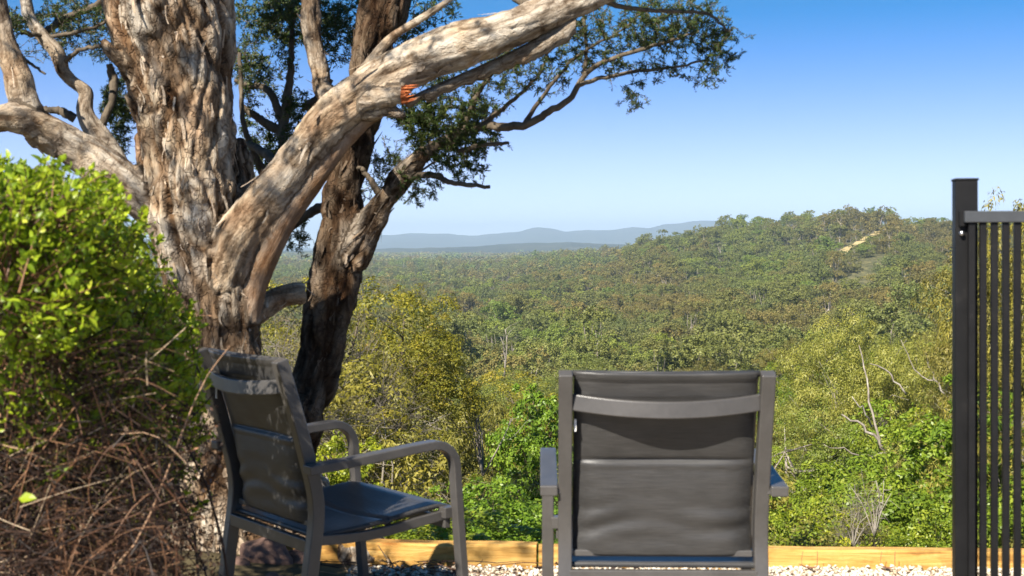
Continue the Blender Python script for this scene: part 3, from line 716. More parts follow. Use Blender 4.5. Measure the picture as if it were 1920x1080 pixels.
# leaf litter and thin sticks round the tree
lt = Geo(); n = 2600; rs = np.random.RandomState(9)
p = np.stack([rs.normal(-.95, .75, n), rs.normal(4.55, .45, n), np.full(n, .014)], 1); p = p[(p[:, 1] < 5.0) & (p[:, 0] < 1.6)]
n = len(p); d = rs.normal(size=(n, 3)); d[:, 2] *= .15; leaves(lt, p, d, .045, .013, rs, nrm=np.tile([0, 0, 1.], (n, 1)))
for k in range(420):
    x, y = rs.normal(-1.1, .6), min(4.98, rs.normal(4.5, .4)); a = rs.uniform(0, 6.28); L_ = rs.uniform(.05, .3)
    q = np.array([[x+math.cos(a)*L_*t, y+math.sin(a)*L_*t, .018+.02*rs.rand()] for t in (0, .4, .7, 1)]); q[:, 1] = np.minimum(q[:, 1], 4.99)
    tube(lt, q, [.0022, .002, .0016, .001], 4, rs.rand(), cap=False)
tag(lt.build('leaf_litter', M['twig_brown']), 'brown leaf litter and thin sticks on the gravel at the foot of the paperbark', 'leaf litter', kind='stuff')

# sleepers
def sleeper(x0, y0, x1, y1, label, ztop):
    L_ = math.hypot(x1-x0, y1-y0); rz = math.atan2(y1-y0, x1-x0); g = Geo(); n = 60
    ys = np.array([(-.0375, -.10), (-.0375, ztop-.008), (-.030, ztop), (.030, ztop), (.0375, ztop-.008), (.0375, -.10)])
    V = []
    for i in range(n):
        u = L_*i/(n-1)
        for (a, b) in ys: V.append((u, a+.0035*mnoise.noise(Vector((u*3+x0, a*9, b*5))), b+.004*mnoise.noise(Vector((u*2.5, a*5, x0)))))
    F = [[i*6+j, (i+1)*6+j, (i+1)*6+(j+1) % 6, i*6+(j+1) % 6] for i in range(n-1) for j in range(6)]
    g.add(V, F); g.F4.append(np.array([[0, 1, 2, 5], [2, 3, 4, 5]])); b = (n-1)*6; g.F4.append(np.array([[b, b+5, b+2, b+1], [b+5, b+4, b+3, b+2]]))
    o = g.build('timber_sleeper', M['timber']); o.location = (x0, y0, 0); o.rotation_euler.z = rz
    for p_ in o.data.polygons: p_.use_smooth = False
    tag(o, label, 'sleeper', 'timber sleepers edging the patio')
sleeper(-.98, 5.19, .098, 5.085, 'weathered timber sleeper in dappled shade behind the left chair', .076)
sleeper(.105, 5.08, 2.50, 4.985, 'sunlit yellow timber sleeper running behind the right chair to the fence post', .070)
sleeper(2.51, 4.985, 4.9, 4.86, 'timber sleeper continuing to the right beyond the fence', .070)

# rocks
def rock(x, y, z, s, seed, label):
    import bmesh
    bm = bmesh.new(); bmesh.ops.create_icosphere(bm, subdivisions=3, radius=1)
    for v in bm.verts:
        c = v.co.copy(); k = 1+.35*mnoise.noise(c*1.1+Vector((seed, 0, 0)))+.10*mnoise.noise(c*3.5+Vector((0, seed, 0)))
        v.co = Vector((c.x*s[0], c.y*s[1], c.z*s[2]))*k
    me = bpy.data.meshes.new('rock'); bm.to_mesh(me); bm.free()
    o = link('rock', me, M['rock']); o.location = (x, y, z); tag(o, label, 'rock', 'reddish rocks at the foot of the paperbark')
q = P(500, 1010, 4.95); rock(q.x, 4.95, .05, (.10, .08, .085), 3, 'larger red brown rock behind the rear legs of the left chair')
q = P(440, 1020, 4.85); rock(q.x, 4.85, .03, (.06, .06, .05), 8, 'small red brown rock left of the larger rock under the left chair')
q = P(560, 1030, 4.98); rock(q.x, 4.98, .03, (.08, .05, .05), 14, 'flat brown rock touching the left end of the weathered sleeper')
q = P(520, 1060, 4.7); rock(q.x, 4.7, .02, (.055, .05, .035), 21, 'half buried rock in front of the larger rock under the left chair')
# a curled dead leaf and bark bits lying against the sleeper
for (px, py, lab, sz) in [(1518, 1056, 'curled reddish dead leaf lying on the gravel against the sunlit sleeper', .055), (1665, 1064, 'dark bark scrap on the gravel by the sleeper left of the fence post', .05)]:
    g = Geo(); q = P(px, py, 4.93); n = 9
    for i in range(n):
        u = i/(n-1); w = .3*sz*math.sin(math.pi*min(1, u+.12))
        for v_ in (-1, 0, 1): g.V.append(np.array([[sz*(u-.5)*1.5, w*v_, .012+.3*sz*(u-.5)**2*4+.25*abs(v_)*w]])); g.n += 1; g.A.append(np.array([.6]))
    g.F4.append(np.array([[i*3+j, i*3+j+1, i*3+4+j, i*3+3+j] for i in range(n-1) for j in range(2)]))
    for k in (-1, 1): tube(g, smooth_path([(k*sz*.5, 0, .02), (k*sz*.55, .01, .04), (k*sz*.5+.004, .012, .075)], 5), .0012, 4, .9)
    o = g.build('dead_leaf', M['dead_leaf'], None, True); o.location = (q.x, 4.925, .006); tag(o, lab, 'dead leaf')

# ================================================================== chairs
def sweep(g, path, wx, th, x0=0.0, vary=None):
    """rectangular tube along a path in the YZ plane, wx wide in X, th thick in the plane"""
    p = np.asarray(path, float); T = np.gradient(p, axis=0); T /= np.linalg.norm(T, axis=1)[:, None]; N = np.stack([-T[:, 1], T[:, 0]], 1)
    n = len(p); wxs = np.broadcast_to(wx, (n,)); V = []
    for i in range(n):
        for (a, b) in ((-.5, -.5), (.5, -.5), (.5, .5), (-.5, .5)):
            V.append((x0+a*wxs[i], p[i, 0]+N[i, 0]*b*th, p[i, 1]+N[i, 1]*b*th))
    F = [[i*4+j, i*4+(j+1) % 4, (i+1)*4+(j+1) % 4, (i+1)*4+j] for i in range(n-1) for j in range(4)]
    F += [[0, 3, 2, 1], [(n-1)*4+k for k in range(4)]]; g.add(V, F)
POST = np.array([(0, .912), (.03, .82), (.062, .72), (.090, .62), (.112, .54), (.122, .47), (.118, .40), (.104, .30), (.085, .15), (.066, .0)])
def post_y(z): return np.interp(z, POST[::-1, 1], POST[::-1, 0])
def make_chair(label):
    root = empty('patio_chair'); tag(root, label, 'chair', 'sling patio chairs facing the view')
    for s in (-1, 1):
        g = Geo(); sweep(g, smooth_path(POST, 30), .037, .040, s*.2615); bevel(g.build('back_post', M['frame'], root), .004)
    for s in (-1, 1):       # armrest bending down into the front leg
        g = Geo(); pa = smooth_path([(.066, .592), (.25, .604), (.44, .620), (.51, .624)], 12)
        an = np.linspace(0, 1, 10)[1:]; arc = np.array([(.51+.085*math.sin(a*1.47), .539+.085*math.cos(a*1.47)) for a in an])
        leg = np.array([(.598, .50), (.604, .42), (.616, .28), (.632, .12), (.645, 0)]); path = np.vstack([pa, arc, leg])
        wx = np.concatenate([np.full(12, .047), np.linspace(.047, .036, 9), np.full(5, .036)])
        sweep(g, path, wx, .028, s*.3045); bevel(g.build('armrest', M['frame'], root), .004)
        for bb in ((s*.281, .09, .592, .018, .025, .02), (s*.274, .585, .402, .040, .04, .035)):
            g = Geo(); V, F = box_vf(*bb); g.add(V, F); bevel(g.build('bracket', M['frame'], root), .003)
    # curved rail between the posts
    g = Geo(); n = 21; us = np.linspace(-1, 1, n); V = []
    for u in us:
        b = 1-u*u; yc = .022-.042*b; zc = .834-.016*b
        for (a, c) in ((-.008, -.023), (.008, -.023), (.012, .021), (-.006, .021)): V.append((u*.2445, yc+a, zc+c))
    F = [[i*4+j, (i+1)*4+j, (i+1)*4+(j+1) % 4, i*4+(j+1) % 4] for i in range(n-1) for j in range(4)]; F += [[0, 1, 2, 3], [(n-1)*4+k for k in (3, 2, 1, 0)]]
    g.add(V, F); bevel(g.build('back_rail', M['frame'], root), .004)
    # back sling: padded, seam across, edges tucked behind the posts
    nx, nz = 61, 90; V = []
    for k in range(nz):
        z = .412+(.914-.412)*k/(nz-1)
        for i in range(nx):
            u = -1+2*i/(nx-1); e = 1-abs(u)**6
            y = post_y(z)+.006+.020*(1-e)
            lo = np.clip((z-.415)/(.672-.415), 0, 1); hi = np.clip((z-.672)/(.90-.672), 0, 1)
            pad = (.028*(.22+.78*math.sin(math.pi*lo)**.7) if z < .672 else .014*(.30+.70*math.sin(math.pi*min(1, hi*1.02))**.6))
            y += -pad*e+.034*math.sin(math.pi*np.clip((z-.41)/.5, 0, 1))*(1-u*u)*.45
            if z < .60: y -= .0075*math.sin((z*95)+3.5*abs(u)+1.2*math.sin(u*4))*math.exp(-((z-.50)/.05)**2)*(.25+abs(u)**2)*e
            y += .007*math.exp(-((z-.674)/.0045)**2)*e-.004*math.exp(-((z-.660)/.008)**2)*e
            y += .0015*mnoise.noise(Vector((u*3, z*30, .5)))
            if z > .895: y -= .006
            V.append((u*.238, y, z+.004*(u*u-1)*(z > .85)))
    back = link('back_sling', np_mesh('back_sling', V, grid_vf(nx, nz), True), M['sling'], root)
    sm = back.modifiers.new('thick', 'SOLIDIFY'); sm.thickness = .010; sm.offset = 0
    g = Geo(); tube(g, [(-.243, .022, .908), (0, .018, .905), (.243, .022, .908)], .009, 10); g.build('top_bar', M['sling'], root, True)
    g = Geo(); V, F = box_vf(-.236, .012+post_y(.76)-.02, .77, .006, .004, .032); g.add(V, F); g.build('care_tag', M['tag_white'], back)
    g = Geo(); sweep(g, [(.128, .407), (.128, .424)], .482, .016); bevel(g.build('lower_back_bar', M['frame'], root), .003)
    # seat
    nx, ny = 41, 50; V = []
    for k in range(ny):
        t = k/(ny-1); y = .116+.509*t
        z = .384-.006*math.sin(math.pi*min(1, t*1.4))+.044*t-.075*max(0, t-.86)**1.3*4
        for i in range(nx):
            u = -1+2*i/(nx-1); V.append((u*.262, y, z-.018*(1-u*u)*math.sin(math.pi*t)-.003*abs(u)**8+(.002 if abs(t-.5) > .012 else -.004)))
    seat = link('seat', np_mesh('seat', V, grid_vf(nx, ny), True), M['sling'], root)
    sm = seat.modifiers.new('thick', 'SOLIDIFY'); sm.thickness = .014; sm.offset = 0
    for s in (-1, 1):
        g = Geo(); sweep(g, smooth_path([(.112, .374), (.3, .366), (.5, .384), (.60, .395)], 14), .022, .030, s*.262); bevel(g.build('seat_rail', M['frame'], root), .003)
    g = Geo(); sweep(g, [(.104, .338), (.104, .376)], .50, .022); bevel(g.build('rear_crossbar', M['frame'], root), .003)
    g = Geo(); sweep(g, [(.585, .352), (.585, .385)], .56, .022); bevel(g.build('front_crossbar', M['frame'], root), .003)
    return root
def dup(root):
    r = root.copy(); COL.objects.link(r)
    for ch in list(root.children):
        c = ch.copy(); COL.objects.link(c); c.parent = r
        for q_ in list(ch.children):
            d_ = q_.copy(); COL.objects.link(d_); d_.parent = c
    return r
ch1 = make_chair('grey patio chair seen square from behind, in front of the sunlit sleeper'); ch1.location = (.401, 3.35, 0); ch1.rotation_euler.z = -.022
ch2 = dup(ch1); ch2['label'] = 'grey patio chair turned to the right in front of the paperbark trunks'; ch2.location = (-.835, 3.943, 0); ch2.rotation_euler.z = -.901

# ================================================================== fence
fr = empty('pool_fence', (1.05, 3.0, 0), -R(10)); tag(fr, 'black metal picket fence panel with a square end post at the right edge', 'fence')
g = Geo(); V, F = box_vf(0, 0, .685, .050, .050, 1.41); g.add(V, F); bevel(g.build('post', M['black'], fr), .003)
g = Geo(); V, F = box_vf(0, 0, 1.392, .054, .054, .006); g.add(V, F); bevel(g.build('post_cap', M['black'], fr), .002)
g = Geo(); V, F = box_vf(.62, -.046, 1.305, 1.26, .032, .026); g.add(V, F); bevel(g.build('rail', M['rail_lit'], fr), .002)
g = Geo(); V, F = box_vf(.62, -.046, .09, 1.26, .032, .026); g.add(V, F); bevel(g.build('rail', M['black'], fr), .002)
g = Geo(); V, F = box_vf(-.012, -.032, 1.302, .012, .018, .036); g.add(V, F); bevel(g.build('bracket', M['black'], fr), .001)
g = Geo(); V, F = box_vf(-.012, -.032, .09, .012, .018, .036); g.add(V, F); bevel(g.build('bracket', M['black'], fr), .001)
g = Geo(); tube(g, [(-.012, -.024, 1.268), (-.012, -.038, 1.268)], .0055, 10); g.build('bolt', M['bolt_metal'], fr, True)
for k in range(49):
    g = Geo(); V, F = box_vf(.007+k*.0248, -.046, .697, .0152, .017, 1.190); g.add(V, F); bevel(g.build('picket', M['black'], fr), .0015, 1)

# ================================================================== the paperbark
BASE = Vector((-.98, 5.3, 0))
def W(path): return np.array([(*P(a, b, D), r*D/FPX) for a, b, r, D in path])
# px, py, radius px, distance; then roughness of bark, darkness of bark
LIMBS = [
 ([(450, 1120, 125, 5.25), (440, 1040, 108, 5.25), (425, 930, 92, 5.25), (412, 800, 84, 5.25), (400, 700, 80, 5.22), (393, 600, 84, 5.2), (378, 500, 90, 5.2), (358, 400, 90, 5.2), (350, 300, 90, 5.2), (345, 200, 97, 5.2), (332, 100, 106, 5.2), (318, 0, 117, 5.2), (305, -120, 110, 5.2), (290, -350, 90, 5.1), (270, -700, 60, 5.0), (230, -1000, 35, 4.8)], 1.0, .0),
 ([(462, 980, 56, 5.18), (462, 820, 40, 5.16), (455, 700, 40, 5.15), (446, 600, 46, 5.14), (440, 520, 48, 5.14), (430, 440, 46, 5.16)], 1.0, .35),
 ([(430, 520, 46, 5.12), (450, 450, 47, 5.06), (480, 404, 44, 5.03), (522, 350, 41, 5.0), (564, 296, 40, 4.97), (622, 224, 42, 4.93), (690, 168, 42, 4.9), (760, 130, 46, 4.88), (850, 92, 43, 4.85), (950, 55, 38, 4.8), (1050, 15, 32, 4.78), (1120, -12, 26, 4.75), (1220, -60, 24, 4.7), (1400, -190, 18, 4.6)], .42, .0),
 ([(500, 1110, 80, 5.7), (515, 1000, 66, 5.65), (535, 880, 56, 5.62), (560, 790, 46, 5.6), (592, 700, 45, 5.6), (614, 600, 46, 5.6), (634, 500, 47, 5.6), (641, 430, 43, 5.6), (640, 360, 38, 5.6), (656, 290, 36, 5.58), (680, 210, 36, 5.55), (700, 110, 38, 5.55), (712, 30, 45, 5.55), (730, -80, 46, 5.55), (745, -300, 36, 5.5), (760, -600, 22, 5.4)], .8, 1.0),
 ([(655, 480, 38, 5.58), (690, 425, 30, 5.55), (715, 380, 24, 5.5), (750, 335, 20, 5.45), (785, 300, 16, 5.4), (800, 285, 13, 5.4)], .9, .55),
 ([(330, 420, 40, 5.2), (262, 372, 42, 5.15), (205, 325, 42, 5.12), (150, 285, 38, 5.1), (95, 250, 36, 5.05), (55, 225, 34, 5.0), (20, 218, 30, 4.95), (-40, 215, 26, 4.9), (-200, 120, 24, 4.4), (-420, -120, 18, 3.9)], .4, .0),
 ([(90, 265, 34, 5.05), (52, 205, 27, 5.0), (35, 150, 25, 5.0), (12, 80, 21, 5.0), (-5, 0, 18, 5.0), (-20, -150, 15, 4.9)], .4, .0),
 ([(440, 740, 14, 5.16), (456, 650, 18, 5.14), (470, 580, 22, 5.11), (488, 512, 23, 5.08), (524, 432, 23, 5.04), (572, 358, 22, 5.0), (628, 284, 19, 4.96), (682, 228, 15, 4.93), (715, 212, 12, 4.9)], .06, -.6),
 ([(245, 370, 26, 5.25), (218, 305, 21, 5.3), (192, 262, 20, 5.3), (172, 235, 18, 5.3), (160, 205, 16, 5.3), (163, 175, 14, 5.3), (146, 160, 13, 5.3), (118, 136, 13, 5.3), (112, 115, 14, 5.3), (104, 95, 14, 5.3), (78, 66, 13, 5.3), (56, 35, 12, 5.3), (50, 10, 12, 5.3), (40, -60, 10, 5.3)], .4, .1),
 ([(262, 150, 30, 5.15), (238, 128, 19, 5.1), (215, 106, 14, 5.05), (198, 84, 11, 5.05), (194, 72, 7, 5.05)], 1.2, .2),
 ([(640, 210, 20, 5.1), (606, 165, 19, 5.3), (594, 110, 18, 5.4), (583, 50, 19, 5.45), (578, -30, 20, 5.5), (560, -200, 14, 5.5)], .6, .5),
 ([(655, 200, 24, 4.93), (700, 186, 19, 4.84), (745, 179, 17, 4.80), (757, 178, 16, 4.79)], .3, .0),
 ([(690, 210, 18, 4.9), (720, 208, 12, 4.86), (748, 214, 11, 4.84), (760, 218, 7, 4.84)], 1.2, .2),
 ([(470, 590, 34, 5.2), (520, 560, 22, 5.25), (555, 552, 22, 5.27), (572, 550, 20, 5.28)], .5, .1),
 ([(672, 150, 16, 4.98), (700, 108, 11, 4.95), (735, 70, 9, 4.93), (790, 34, 8, 4.9), (845, -3, 7, 4.88), (900, -60, 6, 4.85)], .3, .1),
 ([(470, 420, 26, 5.3), (458, 350, 20, 5.35), (452, 290, 16, 5.38), (450, 260, 8, 5.4)], 1.2, .4),
]
tg = Geo(); SEG = []
for path, ro, dk in LIMBS:
    q = smooth_path(W(path), max(16, len(path)*5)); tube(tg, q[:, :3], q[:, 3], 18)
    T = np.gradient(q[:, :3], axis=0); T = unit(T); N_ = np.zeros_like(T); v0 = np.cross(T[0], [0, 1., 0]); N_[0] = v0/np.linalg.norm(v0)
    for i in range(1, len(T)): v0 = N_[i-1]-T[i]*np.dot(N_[i-1], T[i]); N_[i] = v0/np.linalg.norm(v0)
    s_ = np.concatenate([[0], np.cumsum(np.linalg.norm(np.diff(q[:, :3], axis=0), axis=1))])
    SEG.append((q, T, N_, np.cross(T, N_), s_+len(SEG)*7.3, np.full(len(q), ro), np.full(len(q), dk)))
for k in range(7):      # roots
    a = k*.9+.3; p_ = np.array([(BASE.x+math.cos(a)*r, 5.3+math.sin(a)*r*.6, z, w) for r, z, w in ((.1, .25, .12), (.3, .06, .07), (.5, -.02, .045), (.7, -.08, .03))])
    q = smooth_path(p_, 10); tube(tg, q[:, :3], q[:, 3], 10)
tmp = tg.build('tmp', M['paperbark']); md = tmp.modifiers.new('r', 'REMESH'); md.mode = 'VOXEL'; md.voxel_size = .0105
dg = bpy.context.evaluated_depsgraph_get(); ev = tmp.evaluated_get(dg); em = ev.to_mesh()
nv = len(em.vertices); V = np.zeros(nv*3, np.float32); em.vertices.foreach_get('co', V); V = V.reshape(-1, 3).astype(float)
NR = np.zeros(nv*3, np.float32); em.vertices.foreach_get('normal', NR); NR = NR.reshape(-1, 3).astype(float)
nf = len(em.polygons); LV = np.zeros(len(em.loops), np.int32); em.loops.foreach_get('vertex_index', LV); LT = np.zeros(nf, np.int32); em.polygons.foreach_get('loop_total', LT)
F = LV.reshape(-1, 4) if (LT == 4).all() else None
ev.to_mesh_clear(); bpy.data.objects.remove(tmp)
Q = np.concatenate([a[0] for a in SEG]); TT = np.concatenate([a[1] for a in SEG]); NN = np.concatenate([a[2] for a in SEG]); BB = np.concatenate([a[3] for a in SEG]); SS = np.concatenate([a[4] for a in SEG]); RO = np.concatenate([a[5] for a in SEG]); DK = np.concatenate([a[6] for a in SEG])
idx = np.zeros(nv, int); best_w = np.zeros((nv, 2))
for c in range(0, nv, 4000):
    d = np.linalg.norm(V[c:c+4000, None, :]-Q[None, :, :3], axis=2)/Q[None, :, 3]**.8; idx[c:c+4000] = d.argmin(1)
dv = V-Q[idx, :3]; lx = (dv*NN[idx]).sum(1); ly = (dv*BB[idx]).sum(1); ls = SS[idx]+(dv*TT[idx]).sum(1)
# keep the grain even on thin limbs: use direction round the limb times its radius
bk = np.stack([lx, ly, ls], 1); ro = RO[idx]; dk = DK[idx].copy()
# soften the step between limbs
E_ = np.concatenate([F[:, [0, 1]], F[:, [1, 2]], F[:, [2, 3]], F[:, [3, 0]]])
for _ in range(10):
    for arr in (ro, dk):
        acc = np.zeros(nv); cnt = np.zeros(nv); np.add.at(acc, E_[:, 0], arr[E_[:, 1]]); np.add.at(acc, E_[:, 1], arr[E_[:, 0]]); np.add.at(cnt, E_[:, 0], 1); np.add.at(cnt, E_[:, 1], 1); arr[:] = acc/cnt
off = np.zeros(nv); rough_col = np.zeros(nv)
for i in range(nv):
    b = bk[i]; wv = mnoise.noise(Vector((b[0]*2, b[1]*2, b[2]*1.2)))*.9; v1 = Vector((b[0]*6+wv, b[1]*6+wv, b[2]*1.9)); v2 = Vector((b[0]*18+wv, b[1]*18, b[2]*5+9)); v3 = Vector((b[0]*42, b[1]*42, b[2]*11))
    w1 = mnoise.noise(Vector((b[2]*2.1, b[0]*3, 4))); v2 = v2+Vector((w1, w1, 0))*1.3
    r1 = 1-abs(mnoise.noise(v1))*2; r2 = 1-abs(mnoise.noise(v2))*2.2; r3 = mnoise.noise(v3)
    off[i] = ro[i]*(-.030*max(0, r1)**2.8+.010-.018*max(0, r2)**2.0+.006*r3)+(.008 if ro[i] < .6 else .011)*mnoise.noise(Vector((b[0]*5, b[1]*5, b[2]*4.3)))+(.002+.007*ro[i])*mnoise.fractal(Vector((b[0]*26, b[1]*26, b[2]*16)), 1, 2, 3)
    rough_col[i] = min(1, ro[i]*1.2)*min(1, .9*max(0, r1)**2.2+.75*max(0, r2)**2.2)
off *= np.clip(Q[idx, 3]/.07, .25, 1.1)
V = V+NR*off[:, None]
NV0 = nv
fg = Geo(); fb = []; fd = []
rs = np.random.RandomState(4)
cand = rs.randint(0, nv, 3600)
for i in cand:
    r_ = Q[idx[i], 3]
    if rs.rand() > max(0, ro[i]-.25)*1.1 or r_ < .03: continue
    t = TT[idx[i]]*(1 if rs.rand() < .5 else -1); nrm = NR[i]; t = unit(t-nrm*np.dot(t, nrm)+rs.normal(size=3)*.13); sd_ = np.cross(t, nrm)
    L_ = rs.uniform(.02, .085)*(1+1.4*(rs.rand() < .07)); wd = rs.uniform(.004, .020); lift = rs.uniform(.002, .012); n = 6; pp = []
    for k in range(n):
        u = k/(n-1); c = V[i]+t*L_*u+nrm*(.001+lift*u**1.8)+sd_*.006*math.sin(u*3+i); w = wd*(1-.55*u)*(.8+.4*rs.rand())
        pp += [c-sd_*w*.5+nrm*w*.25*u, c+nrm*.0005, c+sd_*w*.5+nrm*w*.25*u]
    fg.add(pp, [[k*3+j, k*3+j+1, k*3+4+j, k*3+3+j] for k in range(n-1) for j in range(2)], rs.rand()*.9+.1)
    fb.append(np.repeat(bk[i][None], 18, 0)+rs.normal(size=3)*.3+np.array(pp)-V[i]); fd.append(np.full(18, dk[i]))
FV = np.concatenate(fg.V); FF = np.concatenate(fg.F4)
ALLV = np.vstack([V, FV]); ALLF = np.vstack([F, FF+nv])
rnd = np.concatenate([np.zeros(nv), np.concatenate(fg.A)])
base = np.array(BASE)
tree = empty('paperbark_tree', BASE); tag(tree, 'old paperbark tree with peeling cream trunk and dark leaning second trunk', 'tree')
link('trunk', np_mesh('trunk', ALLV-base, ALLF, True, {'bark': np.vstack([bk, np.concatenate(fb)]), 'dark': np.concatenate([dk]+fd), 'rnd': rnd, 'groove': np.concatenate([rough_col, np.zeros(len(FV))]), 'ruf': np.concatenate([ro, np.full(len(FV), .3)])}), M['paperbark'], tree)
print('trunk verts', nv)

# long peeled slabs of bark
def slab(path, name='bark_strip', curl=.35, seed=0):
    """path rows: px, py_top, py_bottom, D"""
    p = smooth_path(path, 46); V = []; m = 9; rs_ = np.random.RandomState(seed)
    for i, (a, b, c, D) in enumerate(p):
        jag = 13*mnoise.noise(Vector((i*.35, seed, 0)))+8*mnoise.noise(Vector((i*1.9, seed, 3)))
        for k in range(m):
            u = k/(m-1); py = b+(c+jag-b)*u; bend = curl*.10*math.sin(math.pi*u*.8)+.006*mnoise.noise(Vector((i*.3, u*4, seed)))
            V.append(np.array(P(a, py, D-bend+.03*u)))
    V = np.array(V); 
    bkc = np.stack([np.tile(np.linspace(0, .2, m), 46), np.full(46*m, .3), np.repeat(np.linspace(0, 1.6, 46), m)], 1)
    o = link(name, np_mesh(name, V-base, grid_vf(m, 46), True, {'bark': bkc, 'dark': np.full(46*m, .45), 'rnd': np.full(46*m, .1), 'ruf': np.full(46*m, .5)}), M['paperbark'], tree)
    s_ = o.modifiers.new('t', 'SOLIDIFY'); s_.thickness = .008; s_.offset = 0
    return o
slab([(760, 188, 198, 4.90), (800, 168, 186, 4.89), (850, 146, 168, 4.88), (900, 124, 148, 4.86), (940, 106, 134, 4.84), (985, 84, 118, 4.82), (1020, 64, 100, 4.80), (1055, 44, 82, 4.78), (1080, 30, 64, 4.77)], seed=1)
# torn orange end of the broken branch
g = Geo(); c = np.array(P(757, 178, 4.79)); dr = unit(np.array(P(790, 172, 4.74))-c); rs = np.random.RandomState(3)
for k in range(130):
    a = rs.uniform(0, 6.28); r_ = .032*math.sqrt(rs.rand()); sd_ = np.array([0, math.cos(a), math.sin(a)])*r_; L_ = rs.uniform(.006, .03)+.05*(rs.rand() < .12)*abs(math.sin(a))
    tube(g, [c-dr*.01+sd_, c+dr*L_*.5+sd_*1.02, c+dr*L_+sd_*.9], [.0034, .003, .0006], 5)
for v_ in range(len(g.V)): g.V[v_] = g.V[v_]-base
g.build('torn_end', M['torn_wood'], tree, True)

# fine branches, twigs and leaves, grown from the limbs towards the places where foliage hangs
br = Geo(); nodes = []; ndir = []
def add_nodes(q): nodes.extend([tuple(a) for a in q])
FINE = [
 [(795, 290, 14, 5.4), (830, 265, 11, 5.38), (899, 238, 9, 5.3), (976, 236, 8, 5.2), (1027, 210, 7, 5.15), (1070, 184, 6, 5.1), (1095, 141, 5, 5.1), (1134, 115, 4.5, 5.05), (1240, 81, 3.5, 5.0), (1310, 60, 2, 5.0)],
 [(1085, 160, 5, 5.1), (1130, 146, 4, 5.1), (1198, 133, 3.5, 5.05), (1270, 125, 2.5, 5.0), (1330, 110, 2, 5.0)],
 [(1095, 141, 4.5, 5.1), (1100, 85, 3.5, 5.12), (1094, 26, 3, 5.15), (1100, -40, 2, 5.2)],
 [(870, 245, 7, 5.35), (882, 209, 6, 5.35), (899, 171, 5, 5.3), (929, 128, 4, 5.25), (960, 90, 3, 5.2)],
 [(745, 340, 9, 5.45), (784, 329, 7, 5.4), (822, 330, 6, 5.35), (848, 343, 5, 5.3), (918, 350, 3.5, 5.25)],
 [(860, 285, 6, 5.35), (899, 273, 5, 5.3), (954, 268, 3, 5.25)],
 [(715, 375, 8, 5.5), (700, 345, 6, 5.5), (680, 318, 5, 5.5), (672, 316, 3, 5.5)],
 [(1110, -5, 8, 4.75), (1160, 10, 5, 4.8), (1230, 20, 4, 4.85), (1320, 25, 3, 4.9), (1370, 60, 2, 4.9)],
 [(980, 235, 5, 5.2), (1040, 150, 3.5, 5.15), (1090, 100, 3, 5.1), (1160, 60, 2, 5.05), (1210, 20, 2, 5)],
 [(899, 238, 6, 5.3), (960, 190, 4, 5.25), (1010, 140, 3, 5.2), (1030, 90, 2, 5.2)],
 [(545, 330, 10, 5.5), (500, 290, 9, 5.7), (465, 270, 7, 5.9), (440, 265, 5, 6.0)],
 [(530, 245, 11, 6.0), (538, 190, 9, 6.0), (545, 130, 7, 6.0), (548, 60, 5, 6.0), (550, -20, 4, 6)],
 [(535, 240, 9, 6.0), (505, 170, 7, 6.0), (465, 160, 5, 6.1), (440, 150, 4, 6.1)],
 [(530, 250, 10, 6.0), (490, 225, 8, 6.0), (455, 200, 6, 6.0)],
 [(570, 200, 8, 5.9), (600, 180, 6, 5.9), (620, 150, 5, 5.9)],
 [(495, 330, 8, 5.9), (470, 270, 6, 5.9), (455, 220, 5, 5.9), (450, 100, 4, 6.0)],
 [(530, 330, 9, 5.9), (530, 250, 10, 6.0)],
 [(190, 235, 8, 5.3), (210, 190, 7, 5.35), (212, 150, 9, 5.4), (205, 120, 6, 5.4)],
 [(140, 222, 9, 5.3), (115, 208, 8, 5.3), (90, 206, 6, 5.3), (65, 203, 4, 5.3)],
 [(120, 115, 5, 5.3), (150, 95, 4, 5.2), (190, 86, 4, 5.1)],
 [(40, 60, 5, 5.2), (90, 68, 4, 5.3), (140, 60, 4, 5.3), (190, 45, 3, 5.3), (210, 15, 3, 5.3)],
 [(25, 95, 4, 5.1), (60, 120, 3, 5.1), (85, 140, 2, 5.1)],
 [(85, 60, 7, 5.4), (130, 30, 7, 5.5), (170, 15, 6, 5.5), (210, -10, 5, 5.5)],
 [(1000, 20, 10, 4.9), (900, -60, 9, 5.2), (700, -200, 8, 5.3)],
 [(640, 400, 12, 5.75), (600, 390, 10, 5.8), (560, 415, 8, 5.8), (535, 440, 5, 5.8)],
 [(-420, -120, 18, 3.9), (-700, -350, 16, 3.2), (-1100, -700, 12, 2.5), (-1700, -1500, 10, 1.9)],
 [(290, -350, 40, 5.1), (0, -550, 25, 4.6), (-500, -800, 18, 3.9), (-1000, -1300, 12, 3.2)],
 [(270, -600, 30, 5.0), (500, -800, 20, 4.6), (800, -1000, 12, 4.3)],
]
for path in FINE:
    q = smooth_path(W(path), len(path)*6); q[:, :3] += RS.normal(size=(len(q), 3))*.0022; tube(br, q[:, :3], q[:, 3], 7, .4, cap=False); add_nodes(q[::2, :3])
for k in (0, 2, 3, 5, 6, 8, 10, 14):
    q = SEG[k][0]; add_nodes([tuple(a) for a in q[::4, :3] if a[2] > 1.7])
lv = Geo(); rs = np.random.RandomState(21)
